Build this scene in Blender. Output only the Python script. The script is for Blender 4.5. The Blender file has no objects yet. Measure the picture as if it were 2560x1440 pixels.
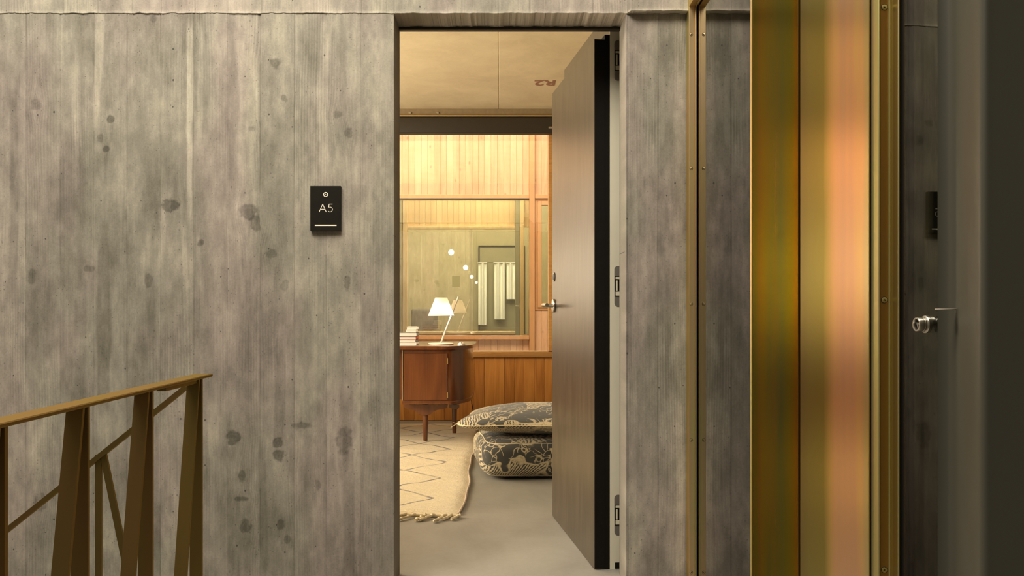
import bpy, bmesh, math, random
import numpy as np
from mathutils import Vector, Matrix
random.seed(4)
PI = math.pi
scene = bpy.context.scene
C = scene.collection
F = 2200.0; VX = 1250.0; VY = 765.0; EYE = 1.044

# ------------------------------------------------------------------ camera, world, lights, exposure
cam_d = bpy.data.cameras.new('camera'); cam = bpy.data.objects.new('camera', cam_d); C.objects.link(cam)
cam.location = (0, 0, EYE); cam.rotation_euler = (PI/2, 0, 0)
cam_d.sensor_width = 36; cam_d.lens = 36*F/2560
cam_d.shift_x = (1280-VX)/2560; cam_d.shift_y = (VY-720)/2560
cam_d.clip_start = 0.02; cam_d.clip_end = 200
scene.camera = cam
w = bpy.data.worlds.new('world'); scene.world = w; w.use_nodes = True
bg = w.node_tree.nodes['Background']; bg.inputs[0].default_value = (1.0, .93, .78, 1); bg.inputs[1].default_value = .34

def area(name, loc, target, sx, sy, power, col):
    d = bpy.data.lights.new(name, 'AREA'); d.shape = 'RECTANGLE'; d.size = sx; d.size_y = sy; d.energy = power; d.color = col
    o = bpy.data.objects.new(name, d); C.objects.link(o); o.location = loc
    o.rotation_euler = (Vector(target)-Vector(loc)).to_track_quat('-Z', 'Y').to_euler()
    return o
area('stairwell_skylight', (-1.3, 1.2, 4.6), (-.7, 3.3, 1.0), 2.6, 1.6, 300, (1, .92, .76))
area('courtyard_daylight', (-.8, 9.6, 6.2), (-.2, 12.4, 1.9), 5.0, 2.2, 1000, (1, .905, .86))
area('room_side_fill', (-3.2, 5.9, 1.7), (-.2, 5.6, 1.2), 2.4, 1.8, 170, (1, .88, .68))  # unseen fill added on the left; no window is built there
area('room_ceiling_fill', (-2.95, 4.2, 1.5), (-.3, 6.0, 2.8), .8, .8, 78, (1, .84, .58))  # added fill aimed at the ceiling, not a fixture of the room
vs = scene.view_settings
scene.display_settings.display_device = 'sRGB'
vs.view_transform = 'Standard'; vs.look = 'None'; vs.exposure = 0.0; vs.gamma = 1.0; vs.use_curve_mapping = False
scene.cycles.max_bounces = 10; scene.cycles.transparent_max_bounces = 16
scene.cycles.sample_clamp_indirect = 4.0

# ------------------------------------------------------------------ helpers
def P(px, py, Y): return Vector(((px-VX)*Y/F, Y, EYE-(py-VY)*Y/F))
def X(px, Y): return (px-VX)*Y/F
def Z(py, Y): return EYE-(py-VY)*Y/F
def YX(px, x): return F*x/(px-VX)

def wloc(o):
    v = Vector((0, 0, 0))
    while o is not None:
        v += o.location; o = o.parent
    return v

class MB:
    """collects shapes in world coordinates; build() links ONE mesh object"""
    def __init__(s): s.bm = bmesh.new()
    def _merge(s, b):
        m = bpy.data.meshes.new('t'); b.to_mesh(m); b.free(); s.bm.from_mesh(m); bpy.data.meshes.remove(m)
    def box(s, x0, x1, y0, y1, z0, z1, bev=0, seg=1, M=None):
        b = bmesh.new(); bmesh.ops.create_cube(b, size=1)
        for v in b.verts:
            v.co = Vector(((x0+x1)/2+v.co.x*(x1-x0), (y0+y1)/2+v.co.y*(y1-y0), (z0+z1)/2+v.co.z*(z1-z0)))
        if bev: bmesh.ops.bevel(b, geom=b.edges[:], offset=bev, segments=seg, affect='EDGES', profile=.5)
        if M is not None: bmesh.ops.transform(b, matrix=M, verts=b.verts)
        s._merge(b); return s
    def cyl(s, a, c, r0, r1=None, n=20, bev=0):
        a = Vector(a); c = Vector(c); r1 = r0 if r1 is None else r1
        b = bmesh.new(); L = (c-a).length
        bmesh.ops.create_cone(b, cap_ends=True, segments=n, radius1=r0, radius2=r1, depth=L)
        if bev:
            es = [e for e in b.edges if len(e.link_faces) == 2 and any(len(f.verts) > 4 for f in e.link_faces)]
            bmesh.ops.bevel(b, geom=es, offset=bev, segments=2, affect='EDGES', profile=.5)
        q = (c-a).to_track_quat('Z', 'Y')
        bmesh.ops.transform(b, matrix=Matrix.Translation((a+c)/2) @ q.to_matrix().to_4x4(), verts=b.verts)
        s._merge(b); return s
    def tube(s, pts, r, n=8, closed=False, radii=None):
        pts = [Vector(p) for p in pts]; b = s.bm; rings = []; N = len(pts)
        prev = None
        for i, p in enumerate(pts):
            t = (pts[(i+1) % N]-pts[i-1]) if closed else (pts[min(i+1, N-1)]-pts[max(i-1, 0)])
            t.normalize()
            if prev is None:
                u = t.orthogonal().normalized()
            else:
                u = (prev-t*prev.dot(t)).normalized()
            prev = u; v = t.cross(u); rr = radii[i] if radii else r
            rings.append([b.verts.new(p+(u*math.cos(2*PI*k/n)+v*math.sin(2*PI*k/n))*rr) for k in range(n)])
        for i in range(N if closed else N-1):
            A = rings[i]; B = rings[(i+1) % N]
            for k in range(n): b.faces.new((A[k], A[(k+1) % n], B[(k+1) % n], B[k]))
        if not closed:
            b.faces.new(rings[0][::-1]); b.faces.new(rings[-1])
        return s
    def bar(s, p, q, wx, ty):
        """flat bar between two points, section wx (along x) by ty"""
        p = Vector(p); q = Vector(q); t = (q-p).normalized(); ax = Vector((1, 0, 0))
        if abs(t.x) > .6: ax = Vector((0, 1, 0))
        u = (ax-t*ax.dot(t)).normalized(); v = t.cross(u)
        b = s.bm; R = []
        for c in (p, q):
            R.append([b.verts.new(c+u*(wx/2*i)+v*(ty/2*j)) for i, j in ((-1, -1), (1, -1), (1, 1), (-1, 1))])
        for k in range(4): b.faces.new((R[0][k], R[0][(k+1) % 4], R[1][(k+1) % 4], R[1][k]))
        b.faces.new(R[0][::-1]); b.faces.new(R[1]); return s
    def prism(s, pts, z0, z1, bev=0):
        b = bmesh.new(); lo = [b.verts.new((x, y, z0)) for x, y in pts]; hi = [b.verts.new((x, y, z1)) for x, y in pts]
        n = len(pts)
        for k in range(n): b.faces.new((lo[k], lo[(k+1) % n], hi[(k+1) % n], hi[k]))
        b.faces.new(lo[::-1]); top = b.faces.new(hi)
        if bev:
            es = [e for e in b.edges if abs(e.verts[0].co.z-e.verts[1].co.z) < 1e-6]
            bmesh.ops.bevel(b, geom=es, offset=bev, segments=2, affect='EDGES', profile=.5)
        s._merge(b); return s
    def slab(s, pts, y0, y1):
        """outline in x,z extruded along y"""
        b = s.bm; A = [b.verts.new((x, y0, z)) for x, z in pts]; B = [b.verts.new((x, y1, z)) for x, z in pts]
        n = len(pts)
        for k in range(n): b.faces.new((A[k], A[(k+1) % n], B[(k+1) % n], B[k]))
        b.faces.new(A[::-1]); b.faces.new(B); return s
    def lathe(s, prof, c, axis='z', n=32, cap=True):
        c = Vector(c); b = s.bm; R = []
        for r, h in prof:
            ring = []
            for k in range(n):
                a = 2*PI*k/n
                if axis == 'z': v = Vector((r*math.cos(a), r*math.sin(a), h))
                elif axis == 'x': v = Vector((h, r*math.cos(a), r*math.sin(a)))
                else: v = Vector((r*math.cos(a), h, r*math.sin(a)))
                ring.append(b.verts.new(c+v))
            R.append(ring)
        for i in range(len(R)-1):
            for k in range(n): b.faces.new((R[i][k], R[i][(k+1) % n], R[i+1][(k+1) % n], R[i+1][k]))
        if cap:
            b.faces.new(R[0][::-1]); b.faces.new(R[-1])
        return s
    def build(s, name, mat, parent=None, smooth=False, origin=None):
        me = bpy.data.meshes.new(name)
        bmesh.ops.recalc_face_normals(s.bm, faces=s.bm.faces)
        s.bm.to_mesh(me); s.bm.free()
        off = Vector(origin) if origin is not None else wloc(parent)
        o = bpy.data.objects.new(name, me); C.objects.link(o)
        me.transform(Matrix.Translation(-off))
        if parent is not None: o.parent = parent; o.location = off-wloc(parent)
        else: o.location = off
        me.materials.append(mat)
        if smooth: smooth_by_angle(me)
        return o

def smooth_by_angle(me, deg=35):
    b = bmesh.new(); b.from_mesh(me)
    for f in b.faces: f.smooth = True
    lim = math.radians(deg)
    for e in b.edges:
        if len(e.link_faces) == 2 and e.calc_face_angle(0) > lim: e.smooth = False
    b.to_mesh(me); b.free()

def thing(name, label, cat, loc=(0, 0, 0), group=None):
    o = bpy.data.objects.new(name, None); C.objects.link(o); o.location = loc
    o.empty_display_size = .1
    o['label'] = label; o['category'] = cat
    if group: o['group'] = group
    return o
def tag(o, label, cat, group=None):
    o['label'] = label; o['category'] = cat
    if group: o['group'] = group
    return o
def struct(o): o['kind'] = 'structure'; return o
def sroot(name, loc=(0, 0, 0)):
    o = bpy.data.objects.new(name, None); C.objects.link(o); o.location = loc; o['kind'] = 'structure'; return o

# ------------------------------------------------------------------ node helpers / materials
class NT:
    def __init__(s, name):
        s.m = bpy.data.materials.new(name); s.m.use_nodes = True; s.t = s.m.node_tree
        s.b = s.t.nodes['Principled BSDF']; s.out = s.t.nodes['Material Output']
        s.co = s.t.nodes.new('ShaderNodeTexCoord')
        s.geo = None
    def n(s, typ, **kw):
        nd = s.t.nodes.new(typ)
        for k, v in kw.items(): setattr(nd, k, v)
        return nd
    def l(s, a, b): s.t.links.new(a, b)
    def world(s):
        if s.geo is None: s.geo = s.n('ShaderNodeNewGeometry')
        return s.geo.outputs['Position']
    def map(s, src, scale=(1, 1, 1), loc=(0, 0, 0)):
        nd = s.n('ShaderNodeMapping'); nd.inputs['Scale'].default_value = scale; nd.inputs['Location'].default_value = loc
        s.l(src, nd.inputs[0]); return nd.outputs[0]
    def noise(s, vec, scale=5, detail=4, rough=.5, dist=0):
        nd = s.n('ShaderNodeTexNoise'); nd.inputs['Scale'].default_value = scale; nd.inputs['Detail'].default_value = detail
        nd.inputs['Roughness'].default_value = rough; nd.inputs['Distortion'].default_value = dist
        s.l(vec, nd.inputs['Vector']); return nd.outputs['Fac']
    def ramp(s, fac, stops, interp='LINEAR'):
        nd = s.n('ShaderNodeValToRGB'); nd.color_ramp.interpolation = interp
        e = nd.color_ramp.elements
        while len(e) < len(stops): e.new(.5)
        for i, (p, c) in enumerate(stops):
            e[i].position = p; e[i].color = (c[0], c[1], c[2], 1) if hasattr(c, '__len__') else (c, c, c, 1)
        s.l(fac, nd.inputs[0]); return nd.outputs[0]
    def mix(s, fac, a, b, mode='MIX'):
        nd = s.n('ShaderNodeMix', data_type='RGBA', blend_type=mode)
        if hasattr(fac, 'links'): s.l(fac, nd.inputs[0])
        else: nd.inputs[0].default_value = fac
        for v, i in ((a, 6), (b, 7)):
            if hasattr(v, 'links'): s.l(v, nd.inputs[i])
            else: nd.inputs[i].default_value = (v[0], v[1], v[2], 1)
        return nd.outputs[2]
    def math(s, op, a, b=None, c=None, clamp=False):
        nd = s.n('ShaderNodeMath', operation=op, use_clamp=clamp)
        for i, v in enumerate((a, b, c)):
            if v is None: continue
            if hasattr(v, 'links'): s.l(v, nd.inputs[i])
            else: nd.inputs[i].default_value = v
        return nd.outputs[0]
    def bump(s, h, strength=.3, dist=.002):
        nd = s.n('ShaderNodeBump'); nd.inputs['Strength'].default_value = strength; nd.inputs['Distance'].default_value = dist
        s.l(h, nd.inputs['Height']); s.l(nd.outputs[0], s.b.inputs['Normal']); return nd
    def col(s, c):
        if hasattr(c, 'links'): s.l(c, s.b.inputs['Base Color'])
        else: s.b.inputs['Base Color'].default_value = (c[0], c[1], c[2], 1)
    def set(s, **kw):
        for k, v in kw.items():
            i = s.b.inputs[k.replace('_', ' ')]
            if hasattr(v, 'links'): s.l(v, i)
            else: i.default_value = v
        return s

def plain(name, c, rough=.5, metal=0, spec=.5, var=.12, scale=30):
    t = NT(name); n = t.noise(t.co.outputs['Object'], scale, 4)
    t.col(t.ramp(n, [(.25, [v*(1-var) for v in c]), (.75, [v*(1+var) for v in c])]))
    t.set(Roughness=rough, Metallic=metal); t.b.inputs['Specular IOR Level'].default_value = spec
    return t.m

def make_board_concrete():
    t = NT('board_marked_concrete'); w = t.world()
    at = t.n('ShaderNodeAttribute', attribute_name='stain'); sp = t.n('ShaderNodeSeparateColor'); t.l(at.outputs['Color'], sp.inputs[0])
    grain = t.noise(t.map(w, (260, 260, 9)), 1, 3, .6)
    speck = t.noise(t.map(w, (1, 1, 1)), 190, 3, .7)
    f = t.math('ADD', sp.outputs[0], t.math('MULTIPLY', t.math('SUBTRACT', grain, .5), .17))
    f = t.math('ADD', f, t.math('MULTIPLY', t.math('SUBTRACT', speck, .5), .34))
    c = t.ramp(f, [(0, (.085, .078, .060)), (.3, (.165, .150, .118)), (.55, (.262, .240, .198)), (.8, (.40, .36, .285)), (1, (.53, .485, .395))])
    pink = t.ramp(f, [(0, (.095, .078, .068)), (.3, (.18, .150, .132)), (.55, (.285, .236, .208)), (.8, (.41, .345, .30)), (1, (.54, .47, .41))])
    c = t.mix(sp.outputs[1], c, pink)
    # air holes left by bubbles against the boards
    v = t.n('ShaderNodeTexVoronoi', feature='F1'); v.inputs['Scale'].default_value = 34; t.l(t.map(w, (1, .02, .8)), v.inputs['Vector'])
    s2 = t.n('ShaderNodeSeparateColor'); t.l(v.outputs['Color'], s2.inputs[0])
    rad = t.math('MULTIPLY', t.math('POWER', s2.outputs[0], 4), .125)
    hole = t.math('LESS_THAN', v.outputs['Distance'], rad)
    v2 = t.n('ShaderNodeTexVoronoi', feature='F1'); v2.inputs['Scale'].default_value = 130; t.l(t.map(w, (1, .02, .8)), v2.inputs['Vector'])
    s3 = t.n('ShaderNodeSeparateColor'); t.l(v2.outputs['Color'], s3.inputs[0])
    patch = t.noise(w, 5, 2)
    rad2 = t.math('MULTIPLY', t.math('POWER', s3.outputs[0], 5), t.math('MULTIPLY', patch, .5))
    hole2 = t.math('LESS_THAN', v2.outputs['Distance'], rad2)
    hole = t.math('MAXIMUM', hole, t.math('MULTIPLY', hole2, .55))
    c = t.mix(t.math('MULTIPLY', hole, .78), c, (.03, .027, .022))
    t.col(c); t.set(Roughness=.82)
    h = t.math('ADD', t.math('MULTIPLY', grain, .6), t.math('MULTIPLY', speck, .4))
    h = t.math('SUBTRACT', h, t.math('MULTIPLY', hole, 1.5))
    t.bump(h, .4, .0012)
    return t.m
def make_smooth_concrete(name, lo, hi, scale=2.2):
    t = NT(name); w = t.world()
    a = t.noise(t.map(w, (1.2, .9, 1)), scale, 6, .6, .4); b = t.noise(w, 60, 4, .6)
    f = t.math('ADD', t.math('MULTIPLY', a, .8), t.math('MULTIPLY', b, .2))
    t.col(t.ramp(f, [(.3, lo), (.7, hi)])); t.set(Roughness=.62); t.bump(b, .15, .001); return t.m

def wood(name, stops, gscale=(26, 26, 1.4), rough=.45, coat=0, bumpd=.0006, rnd=.35, knots=False, obj=True, ring=6.0, spec=.5):
    t = NT(name)
    oi = t.n('ShaderNodeObjectInfo')
    src = t.world()
    off = t.n('ShaderNodeVectorMath', operation='ADD'); t.l(src, off.inputs[0])
    mul = t.n('ShaderNodeVectorMath', operation='SCALE'); mul.inputs[0].default_value = (3.1, 7.7, 17.0); t.l(oi.outputs['Random'], mul.inputs['Scale'])
    t.l(mul.outputs[0], off.inputs[1]); v = off.outputs[0]
    big = t.noise(t.map(v, (gscale[0]*.25, gscale[1]*.25, gscale[2]*.6)), 1, 2, .5, .2)
    rings = t.math('FRACT', t.math('MULTIPLY', big, ring))
    rings = t.math('ABSOLUTE', t.math('SUBTRACT', rings, .5))
    fine = t.noise(t.map(v, (gscale[0]*9, gscale[1]*9, gscale[2]*3)), 1, 4, .65)
    f = t.math('ADD', t.math('MULTIPLY', rings, .55), t.math('MULTIPLY', fine, .62))
    f = t.math('ADD', f, t.math('MULTIPLY', t.math('SUBTRACT', oi.outputs['Random'], .5), rnd))
    c = t.ramp(f, stops)
    if knots:
        vo = t.n('ShaderNodeTexVoronoi'); vo.inputs['Scale'].default_value = 1; t.l(t.map(v, (7, .5, 4.0)), vo.inputs['Vector'])
        k = t.ramp(vo.outputs['Distance'], [(.05, 1), (.13, 0)])
        c = t.mix(t.math('MULTIPLY', k, .6), c, [x*.35 for x in stops[0][1]])
    t.col(c); t.set(Roughness=rough); t.b.inputs['Coat Weight'].default_value = coat; t.b.inputs['Coat Roughness'].default_value = .15
    t.b.inputs['Specular IOR Level'].default_value = spec
    t.bump(fine, .35, bumpd); return t.m

OLIVE = [(.32, (.23, .20, .08)), (.42, (.20, .21, .10)), (.48, (.30, .24, .06)), (.54, (.33, .20, .07)), (.60, (.25, .25, .07)), (.70, (.17, .22, .14))]
ROSE = [(.30, (.46, .44, .20)), (.40, (.60, .50, .24)), (.48, (.78, .56, .26)), (.55, (.78, .48, .32)), (.62, (.74, .46, .34)), (.72, (.66, .55, .36))]
TRIM = [(.30, (.66, .56, .24)), (.42, (.74, .56, .24)), (.52, (.72, .52, .30)), (.62, (.62, .58, .26)), (.72, (.70, .58, .34))]
BRONZE = [(.30, (.34, .24, .085)), (.45, (.40, .27, .08)), (.55, (.42, .25, .09)), (.70, (.33, .26, .08))]
def make_gold(name, shift=0.0, rough=.33, sc=1.0, dark=1.0, stops=TRIM, bands=None, edge=(.9, .75, .5)):
    """yellow passivated zinc: an iridescent film over brushed steel"""
    t = NT(name); w = t.world()
    a = t.noise(t.map(w, (5*sc, 4.2*sc, .55), (shift, shift*2, shift)), 1, 3, .5, .6)
    b = t.noise(t.map(w, (9, 9, 3.2), (shift, 0, 4)), 1, 4, .55, .3)
    f = t.math('ADD', t.math('MULTIPLY', a, .78), t.math('MULTIPLY', b, .22))
    D = dark
    c = t.ramp(f, [(p_, (a_*D, b_*D, c_*D)) for p_, (a_, b_, c_) in stops])
    if bands:      # film colour bands along the sheet; on gold_b also a painted reflection edge
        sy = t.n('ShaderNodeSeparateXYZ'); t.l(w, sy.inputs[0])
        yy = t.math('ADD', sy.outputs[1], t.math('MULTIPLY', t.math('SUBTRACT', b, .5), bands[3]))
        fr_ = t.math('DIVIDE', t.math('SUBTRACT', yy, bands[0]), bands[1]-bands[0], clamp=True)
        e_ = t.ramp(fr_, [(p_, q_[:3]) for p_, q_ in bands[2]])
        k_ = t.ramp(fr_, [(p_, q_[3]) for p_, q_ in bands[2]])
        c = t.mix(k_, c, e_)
    sp = t.noise(w, 140, 4, .6)
    c = t.mix(t.math('MULTIPLY', sp, .10), c, (.45*D, .38*D, .20*D))
    t.b.inputs['Specular Tint'].default_value = (*edge, 1)
    t.col(c); t.set(Metallic=.97, Roughness=t.ramp(a, [(.3, rough*.96), (.7, rough*1.04)]))
    return t.m

def make_glass(name, ior=1.5, tint=(1, 1, 1), boost=1.0):
    t = NT(name); n = t.t.nodes
    tr = t.n('ShaderNodeBsdfTransparent'); tr.inputs[0].default_value = (*tint, 1)
    gl = t.n('ShaderNodeBsdfGlossy'); gl.inputs['Roughness'].default_value = .0; gl.inputs[0].default_value = (1, 1, 1, 1)
    fr = t.n('ShaderNodeFresnel'); fr.inputs[0].default_value = ior
    fac = t.math('MULTIPLY', fr.outputs[0], boost, clamp=True)
    # smudges dull the shine by a hair
    sm = t.noise(t.co.outputs['Object'], 7, 3); fac = t.math('MULTIPLY', fac, t.ramp(sm, [(.3, .95), (.7, 1.0)]))
    mx = t.n('ShaderNodeMixShader'); t.l(fac, mx.inputs[0]); t.l(tr.outputs[0], mx.inputs[1]); t.l(gl.outputs[0], mx.inputs[2])
    t.l(mx.outputs[0], t.out.inputs[0]); return t.m

def emit(name, c, s):
    t = NT(name); t.col(c); t.b.inputs['Emission Color'].default_value = (*c, 1); t.b.inputs['Emission Strength'].default_value = s; return t.m

M = {}
M['concrete'] = make_board_concrete()
M['plain_concrete'] = make_smooth_concrete('cast_concrete', (.20, .185, .15), (.30, .275, .22))
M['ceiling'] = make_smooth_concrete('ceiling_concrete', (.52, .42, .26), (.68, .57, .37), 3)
M['floor'] = make_smooth_concrete('screed_floor', (.19, .175, .15), (.28, .26, .225), 2.4)
M['black'] = plain('black_rubber', (.006, .005, .004), .7, 0, .12)
M['blackmetal'] = plain('dark_bronze_blind_box', (.026, .018, .010), .5)
M['leafgrey'] = plain('grey_door_edge', (.58, .54, .43), .5, var=.05, scale=6)
M['veneer'] = wood('dark_stained_veneer', [(.1, (.040, .029, .018)), (.5, (.068, .050, .032)), (.9, (.11, .083, .054))], (34, 34, 1.6), .30, .0, .0008, 0, spec=.32)
M['steel'] = plain('brushed_steel', (.62, .58, .52), .28, 1, var=.05)
M['hinge'] = plain('satin_hinge_metal', (.26, .24, .21), .42, .6, var=.08)
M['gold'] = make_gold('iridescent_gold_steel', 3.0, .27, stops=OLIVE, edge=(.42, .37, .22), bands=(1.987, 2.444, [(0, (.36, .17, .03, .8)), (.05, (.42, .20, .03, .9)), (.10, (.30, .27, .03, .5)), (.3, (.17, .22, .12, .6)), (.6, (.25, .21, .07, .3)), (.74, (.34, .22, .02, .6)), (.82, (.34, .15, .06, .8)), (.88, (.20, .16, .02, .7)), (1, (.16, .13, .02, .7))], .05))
M['gold_b'] = make_gold('iridescent_rose_gold_steel', 7.3, .28, stops=ROSE, edge=(.88, .78, .58), bands=(1.539, 1.969, [(0, (.55, .45, .15, .8)), (.035, (.52, .52, .34, .7)), (.08, (.6, .4, .3, .0)), (.42, (.7, .45, .2, .0)), (.52, (.48, .36, .11, .8)), (.60, (.26, .24, .06, 1)), (.85, (.24, .22, .07, 1)), (1, (.20, .17, .07, 1))], .04))  # olive far bands paint where the doorway's reflection ends
M['goldtrim'] = make_gold('gold_steel_profile', 1.3, .4, 2.0)
M['brass_rail'] = make_gold('bronze_toned_rail_steel', 5.0, .5, 1.5, .70, BRONZE)
M['jambface'] = make_gold('gold_brown_jamb_steel', 9.0, .35, 1.5, 1.15, BRONZE)
M['cladding'] = wood('orange_pine_cladding', [(.1, (.36, .13, .022)), (.45, (.56, .23, .045)), (.9, (.72, .34, .085))], (24, 24, 1.3), .42, .15, .0006, .25)
M['facade'] = wood('pale_larch_cladding', [(.05, (.52, .25, .10)), (.45, (.68, .36, .155)), (.95, (.80, .46, .22))], (20, 20, .9), .5, 0, .0006, .35, True)
M['facade_frame'] = wood('larch_frame_timber', [(.1, (.52, .23, .07)), (.9, (.68, .34, .115))], (20, 20, .8), .5, 0, .0005, .15)
M['inner_pine'] = wood('blond_pine_boards', [(.1, (.56, .38, .18)), (.9, (.74, .54, .29))], (20, 20, .9), .55, 0, .0005, .4)
M['frame_wood'] = wood('window_frame_pine', [(.1, (.36, .16, .04)), (.9, (.60, .32, .10))], (2.0, 24, 24), .4, .1, .0005, .1)
M['mahogany'] = wood('polished_mahogany', [(.1, (.075, .020, .004)), (.5, (.14, .040, .008)), (.9, (.22, .075, .018))], (14, 14, 1.2), .28, .6, .0002, .12)
M['glass_window'] = make_glass('window_glass', 1.5, (.97, .97, .95), 6.0)
M['glass_facade'] = make_glass('facade_glass', 1.5, (.93, .93, .86), 1.2)
M['glass_side'] = make_glass('partition_glass', 1.55, (.55, .55, .48), 1.45)
M['glass_door'] = make_glass('door_glass', 1.5, (.45, .45, .36), .85)
M['darkgrey'] = plain('dark_grey_painted_steel', (.064, .061, .046), .42, 0, .4, .06, 3)
M['dark'] = plain('dark_cabinet_interior', (.02, .018, .013), .7)
M['bracketwood'] = plain('brown_stained_board', (.20, .14, .07), .6)
M['white'] = plain('white_paper', (.85, .82, .76), .6, var=.03)
M['lampwhite'] = plain('white_lacquered_metal', (.8, .77, .7), .35, var=.02)
M['red'] = plain('red_book_cloth', (.45, .10, .05), .6)
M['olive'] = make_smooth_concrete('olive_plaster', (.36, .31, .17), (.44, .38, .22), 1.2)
M['olive_dark'] = make_smooth_concrete('olive_panel_and_shadow', (.27, .24, .14), (.32, .285, .17), 1.2)
M['curtain'] = plain('white_curtain_cloth', (.85, .83, .74), .8, var=.03)
M['greyfab'] = plain('grey_upholstery', (.17, .165, .14), .9)
M['stencil'] = plain('red_brown_stencil_paint', (.27, .13, .07), .8)
M['signblack'] = plain('black_sign_metal', (.011, .0095, .007), .4, 0, .25)
M['signwhite'] = plain('white_sign_print', (.86, .80, .68), .5, var=.02)
M['tab'] = plain('satin_pink_grey_metal', (.50, .42, .36), .45, .3)
M['brass'] = plain('brass_hinge', (.8, .6, .25), .3, 1)
M['cord'] = plain('dark_flex', (.03, .02, .015), .6)
M['globe'] = emit('glowing_globe', (1, .86, .62), 9)

# ------------------------------------------------------------------ numpy noise for the cast relief
def vnoise(x, y, seed):
    xi = np.floor(x).astype(np.int64); yi = np.floor(y).astype(np.int64); fx = x-xi; fy = y-yi
    fx = fx*fx*(3-2*fx); fy = fy*fy*(3-2*fy)
    def h(a, b):
        n = (a*374761393+b*668265263+seed*974634777) & 0xffffffff
        n = ((n ^ (n >> 13))*1274126177) & 0xffffffff
        return ((n ^ (n >> 16)) & 0xffff)/65535.0
    return (h(xi, yi)*(1-fx)+h(xi+1, yi)*fx)*(1-fy)+(h(xi, yi+1)*(1-fx)+h(xi+1, yi+1)*fx)*fy
def fbm(x, y, seed, o=4, g=.5):
    s = 0; a = 1; t = 0
    for i in range(o):
        s = s+a*vnoise(x*2**i, y*2**i, seed+i*17); t += a; a *= g
    return s/t

YW = 3.25; SW = F/YW
def wx(px): return (px-VX)/SW
def wz(py): return EYE-(py-VY)/SW
KNOTS = [  # px, py, rx, ry, depth of stain
 (688, 158, 13, 13, .34), (277, 298, 9, 11, .45), (250, 345, 8, 12, .25), (265, 372, 8, 7, .35), (428, 515, 18, 16, .38), (620, 530, 22, 18, .36), (640, 555, 12, 22, .3),
 (710, 247, 8, 9, .3), (842, 287, 10, 9, .2), (872, 332, 10, 12, .26), (630, 322, 9, 6, .15), (222, 672, 12, 8, .22), (502, 607, 8, 8, .34), (678, 634, 12, 12, .26), (370, 700, 10, 16, .26),
 (868, 705, 8, 16, .25), (712, 715, 9, 14, .18), (583, 1093, 18, 17, .4), (695, 1107, 13, 13, .4), (699, 1137, 14, 14, .42), (755, 1064, 22, 8, .3), (795, 1215, 7, 14, .2), (858, 1100, 20, 30, .28),
 (605, 1190, 8, 14, .3), (602, 1248, 14, 6, .3), (613, 1318, 13, 15, .3), (702, 1313, 9, 12, .32), (718, 1350, 8, 10, .22), (80, 690, 9, 18, .2), (383, 48, 9, 8, .2), (268, 45, 9, 9, .12), (90, 262, 12, 14, .2), (100, 1255, 16, 20, .25), (300, 1330, 10, 14, .25)]
STREAKS = [  # px, y0, y1, width, tone change
 (470, 60, 500, 9, .30), (496, 60, 330, 7, .14), (618, 60, 700, 30, .17), (618, 640, 760, 26, .10), (246, 40, 300, 13, .20), (190, 150, 340, 14, .12), (812, 60, 480, 16, .15), (882, 60, 240, 14, .14),
 (265, 600, 1010, 19, -.20), (255, 330, 420, 12, -.12), (868, 990, 1440, 20, -.16), (700, 880, 1090, 13, -.18), (405, 480, 640, 10, .12), (462, 540, 760, 8, .14), (497, 560, 720, 6, .12),
 (380, 640, 800, 14, -.10), (660, 1100, 1440, 14, -.14), (30, 240, 700, 12, -.12), (60, 560, 830, 18, .06), (555, 80, 260, 22, .08), (345, 100, 420, 24, -.05), (430, 180, 460, 22, -.07), (160, 100, 330, 18, .05),
 (1600, 120, 900, 20, .06), (1690, 500, 1440, 20, .05), (1672, 150, 420, 20, -.07), (1585, 300, 1440, 8, .06), (1700, 1030, 1440, 12, .12), (80, 900, 1200, 20, .06), (200, 950, 1300, 16, -.07), (530, 1000, 1200, 16, .08), (760, 900, 1030, 26, .08), (780, 1120, 1300, 26, .05)]
JL = [-420, -336, -252, -168, -84, -18, 64, 150, 234, 317, 401, 484, 568, 650, 736, 816, 902, 990, 1075, 1160, 1240, 1325, 1410, 1490, 1570, 1645.5, 1727, 1810, 1895, 1980]
JU = [-430, -345, -260, -175, -92, -8, 75, 159, 245, 330, 404, 488, 570, 655, 738, 822, 904, 986, 1068, 1155, 1247, 1325, 1400, 1483, 1568, 1650, 1735, 1820, 1900, 1985]

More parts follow.
